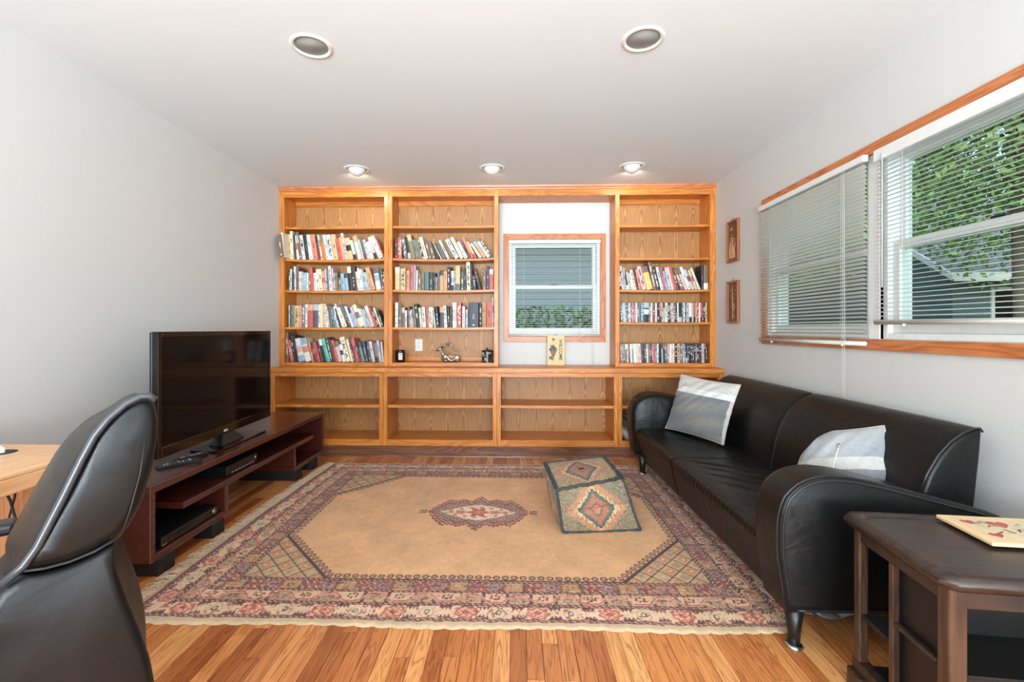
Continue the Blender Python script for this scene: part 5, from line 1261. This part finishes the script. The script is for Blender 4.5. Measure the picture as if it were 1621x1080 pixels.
MB().tube([cpt(x, y, D0)-wv*.0005 for x, y in [(229,700),(222,750),(207,805),(192,848)]], .0014, 6).build('stitching', M_matte, chr_)
# seat, arms, gas column and five-star base
cs = cpt(90, 1120, D0+.21); base = Vector((cs.x, cs.y, 0))-rv*.23
def cbox(nm, r0, r1, w0, w1, z0, z1, m, par=chr_, bev=.02, sg=4):
    o = MB().box(r0, r1, w0, w1, z0, z1).build(nm, m, par, bev, sg, fixn=False); mt = Matrix.Identity(4); mt.col[0][:3] = rv; mt.col[1][:3] = wv; mt.col[2][:3] = (0, 0, 1); mt.translation = base; o.matrix_local = mt; return o
cbox('seat', -.25, .16, -.24, .24, .42, .50, M_leather2, bev=.035)
for s in (1, -1): cbox('armrest', -.11, .145, s*.315-.03, s*.315+.03, .680, .706, M_black, bev=.010, sg=3); cbox('arm_bracket', -.02, .02, s*.30-.012, s*.30+.012, .40, .681, M_black, bev=.006, sg=2)
cbox('arm_crossbar', -.03, .03, -.31, .31, .385, .410, M_black, bev=.006, sg=2)
cl = MB().lathe([(.028, .10), (.028, .26), (.018, .262), (.018, .39)], n=20); o = cl.build('gas_column', M_black, chr_); o.location = base
for k in range(5):
    a = 2*math.pi*k/5+.3; dv = Vector((math.cos(a), math.sin(a), 0)); m_ = MB().tube([base+dv*.02+Vector((0, 0, .125)), base+dv*.16+Vector((0, 0, .105)), base+dv*.27+Vector((0, 0, .075))], [.026, .020, .014], 8); lgo = m_.build('base_leg', M_black, chr_)
    p = base+dv*.27; sd = Vector((-dv.y, dv.x, 0)); cm = MB()
    for s in (-1, 1): cm.tube([p+sd*s*.006+Vector((0, 0, .026)), p+sd*s*.024+Vector((0, 0, .026))], .026, 14)
    cm.build('caster', M_matte, lgo)
# ================================================================== OUTSIDE THE WINDOWS
GZ = -.9
g = tag(MB().box(-30, 40, -20, 45, GZ-.1, GZ).build('lawn', None, None, fixn=False), kind='structure'); mL, nt, b = newmat('grass'); nt.links.new(mixc(nt, noise(nt, worldpos(nt), 3, 4), lin4((74, 96, 58)), lin4((120, 140, 84))), b.inputs['Base Color']); b.inputs['Roughness'].default_value = .9; g.data.materials.append(mL)
# cut the lawn out from under the house by keeping it lower than the floor slab
M_leafs = []
for i, c in enumerate(((92, 132, 66), (120, 156, 86), (74, 112, 62))):
    m, nt, b = newmat('leaves_%s' % ('mid', 'pale', 'deep')[i]); oi = noise(nt, worldpos(nt), 2.2, 3)
    nt.links.new(mixc(nt, oi, tuple(x*.55 for x in lin(c))+(1,), tuple(min(1, x*1.5) for x in lin(c))+(1,)), b.inputs['Base Color']); b.inputs['Roughness'].default_value = .6
    b.inputs['Transmission Weight'].default_value = 0; M_leafs.append(m)
M_bark = plain('bark', (112, 100, 88), .9, bumps=(12, .6, .03))
def tree(x, y, trunk, h, r, k, label, n=5200, zc=None, ls=1.0, zr=.33):
    t = thing('tree', (x, y, GZ), label, 'tree', 'trees outside the windows'); rng = random.Random(int(x*31+y*7))
    MB().tube([(0, 0, 0), (.1, .05, h*.3), (-.05, 0, h*.6), (.05, .1, h*.9)], [trunk, trunk*.8, trunk*.55, trunk*.15], 9).build('trunk', M_bark, t)
    zc = zc or h*.55; blobs = [(rng.gauss(0, r*.42), rng.gauss(0, r*.42), zc+rng.uniform(-zr, zr)*h, rng.uniform(.38, .62)*r) for _ in range(16)]
    P = np.random.default_rng(abs(int(x*17+y))); vs = []; fs = []
    for i in range(n):
        bx, by, bz, rr = blobs[i % 16]; v = P.normal(size=3); v /= np.linalg.norm(v)+1e-9; c = np.array((bx, by, bz))+v*rr*P.uniform(.35, 1.0)
        a = P.normal(size=3); a /= np.linalg.norm(a); b_ = np.cross(a, P.normal(size=3)); b_ /= np.linalg.norm(b_)+1e-9; s = P.uniform(.07, .17)*ls
        q = len(vs); vs += [tuple(c-a*s), tuple(c+b_*s*.5), tuple(c+a*s), tuple(c-b_*s*.5)]; fs.append((q, q+1, q+2, q+3))
    f = MB().add(vs, fs).build('foliage', M_leafs[k], t, fixn=False); f['kind'] = 'stuff'
tree(6.7, 6.2, .15, 6.8, 1.9, 1, 'tree with grey trunk outside the near right-hand window', 20000, 4.9, .40, .2)
tree(6.4, 13.6, .2, 7.5, 1.9, 0, 'broad green tree outside the far right-hand window', 14000, None, .6)
tree(12.5, 3.0, .2, 8, 3.0, 0, 'tall tree beyond the right edge of the near window', 5200)
tree(6.5, 23.0, .2, 7, 3.0, 2, 'dark tree beyond the neighbouring house, right of the small window', 5200)
tree(-1.8, 20.5, .2, 7, 3.0, 0, 'green tree beyond the neighbouring house, seen in the small window', 5200)
tree(12.0, 21.5, .2, 9, 4.4, 1, 'pale tree behind the grey-roofed house', 7000)
tree(23.0, 11.0, .25, 10, 5.0, 0, 'large tree to the right of the grey-roofed house', 14000, None, 1.3)
tree(22.0, 25.0, .25, 11, 5.5, 2, 'tallest dark tree far behind the grey-roofed house', 12000, None, 1.5)
tree(4.0, 30, .2, 11, 4.6, 0, 'green tree between the two neighbouring houses', 7000)
def hedge(x0, x1, y0, y1, h, label, n):
    P = np.random.default_rng(5); vs = []; fs = []
    for i in range(n):
        c = np.array((P.uniform(x0, x1), P.uniform(y0, y1), GZ+h*P.uniform(.2, 1.0)**.6)); a = P.normal(size=3); a /= np.linalg.norm(a); b_ = np.cross(a, P.normal(size=3)); b_ /= np.linalg.norm(b_)+1e-9; s = P.uniform(.04, .08)
        q = len(vs); vs += [tuple(c-a*s), tuple(c+b_*s*.5), tuple(c+a*s), tuple(c-b_*s*.5)]; fs.append((q, q+1, q+2, q+3))
    MB().add(vs, fs); o = MB().add(vs, fs).build('hedge', M_leafs[2], None, fixn=False); tag(o, label, 'hedge', kind='stuff')
hedge(3.4, 15, 7.6, 8.3, 2.0, 'low dark hedge in front of the grey-roofed house', 9000)
hedge(-3, 4, 8.6, 9.2, 2.45, 'low hedge seen through the small back window', 5000)
M_side = plain('house_siding', (126, 138, 146), .7); M_sidet = plain('teal_siding', (104, 124, 126), .7); M_roof = plain('grey_shingles', (120, 122, 124), .9, bumps=(9, .8, .03))
def house(name, x0, x1, y0, y1, zw, zr, ms, label, wins, ov=.4):
    t = thing(name, (0, 0, 0), label, 'house', 'neighbouring houses')
    boxo('wall', ms, x0, x1, y0, y1, GZ, zw, t, 0); mb = MB(); z = GZ+.1; 
    while z < zw-.02: mb.box(x0-.012, x1+.012, y0-.02, y0-.001, z, z+.13); mb.box(x0-.02, x0-.001, y0, y1, z, z+.13); z += .145
    o = mb.build('siding', ms, t, .004, fixn=False); o['kind'] = 'stuff'
    ym_ = (y0+y1)/2; mb = MB(); mb.prism([(y0-ov, zw-.05), (ym_, zr), (y1+ov, zw-.05), (y1+ov, zw+.05), (ym_, zr+.12), (y0-ov, zw+.05)], x0-ov, x1+ov, 'x'); mb.build('roof', M_roof, t)
    mb = MB().prism([(y0, zw), (ym_, zr), (y1, zw)], x0, x1, 'x'); mb.build('gable', ms, t); boxo('fascia', M_vinyl, x0-ov, x1+ov, y0-ov-.03, y0-ov, zw-.12, zw+.05, t, 0)
    mb = MB(); mb.prism([(y0-ov, zw-.06), (ym_, zr-.02), (ym_, zr+.12), (y0-ov, zw+.06)], x0-ov-.05, x0-ov, 'x'); mb.build('rake_board', M_vinyl, t)
    for (a, b, c, d) in wins:
        w = boxo('window', M_vinyl, a, b, y0-.05, y0-.02, c, d, t, 0); boxo('pane', M_screen, a+.07, b-.07, y0-.056, y0-.05, c+.07, d-.07, w, 0)
house('house', 8.6, 17, 9.2, 15, 2.15, 4.4, M_sidet, 'teal-grey house with grey shingle roof outside the near window', [(9.3, 10.3, 1.0, 1.95), (11.6, 12.6, 1.0, 1.95)])
house('house', -5, 3.9, 10.4, 16, 3.4, 5.6, M_side, 'blue-grey house seen through the small back window', [])
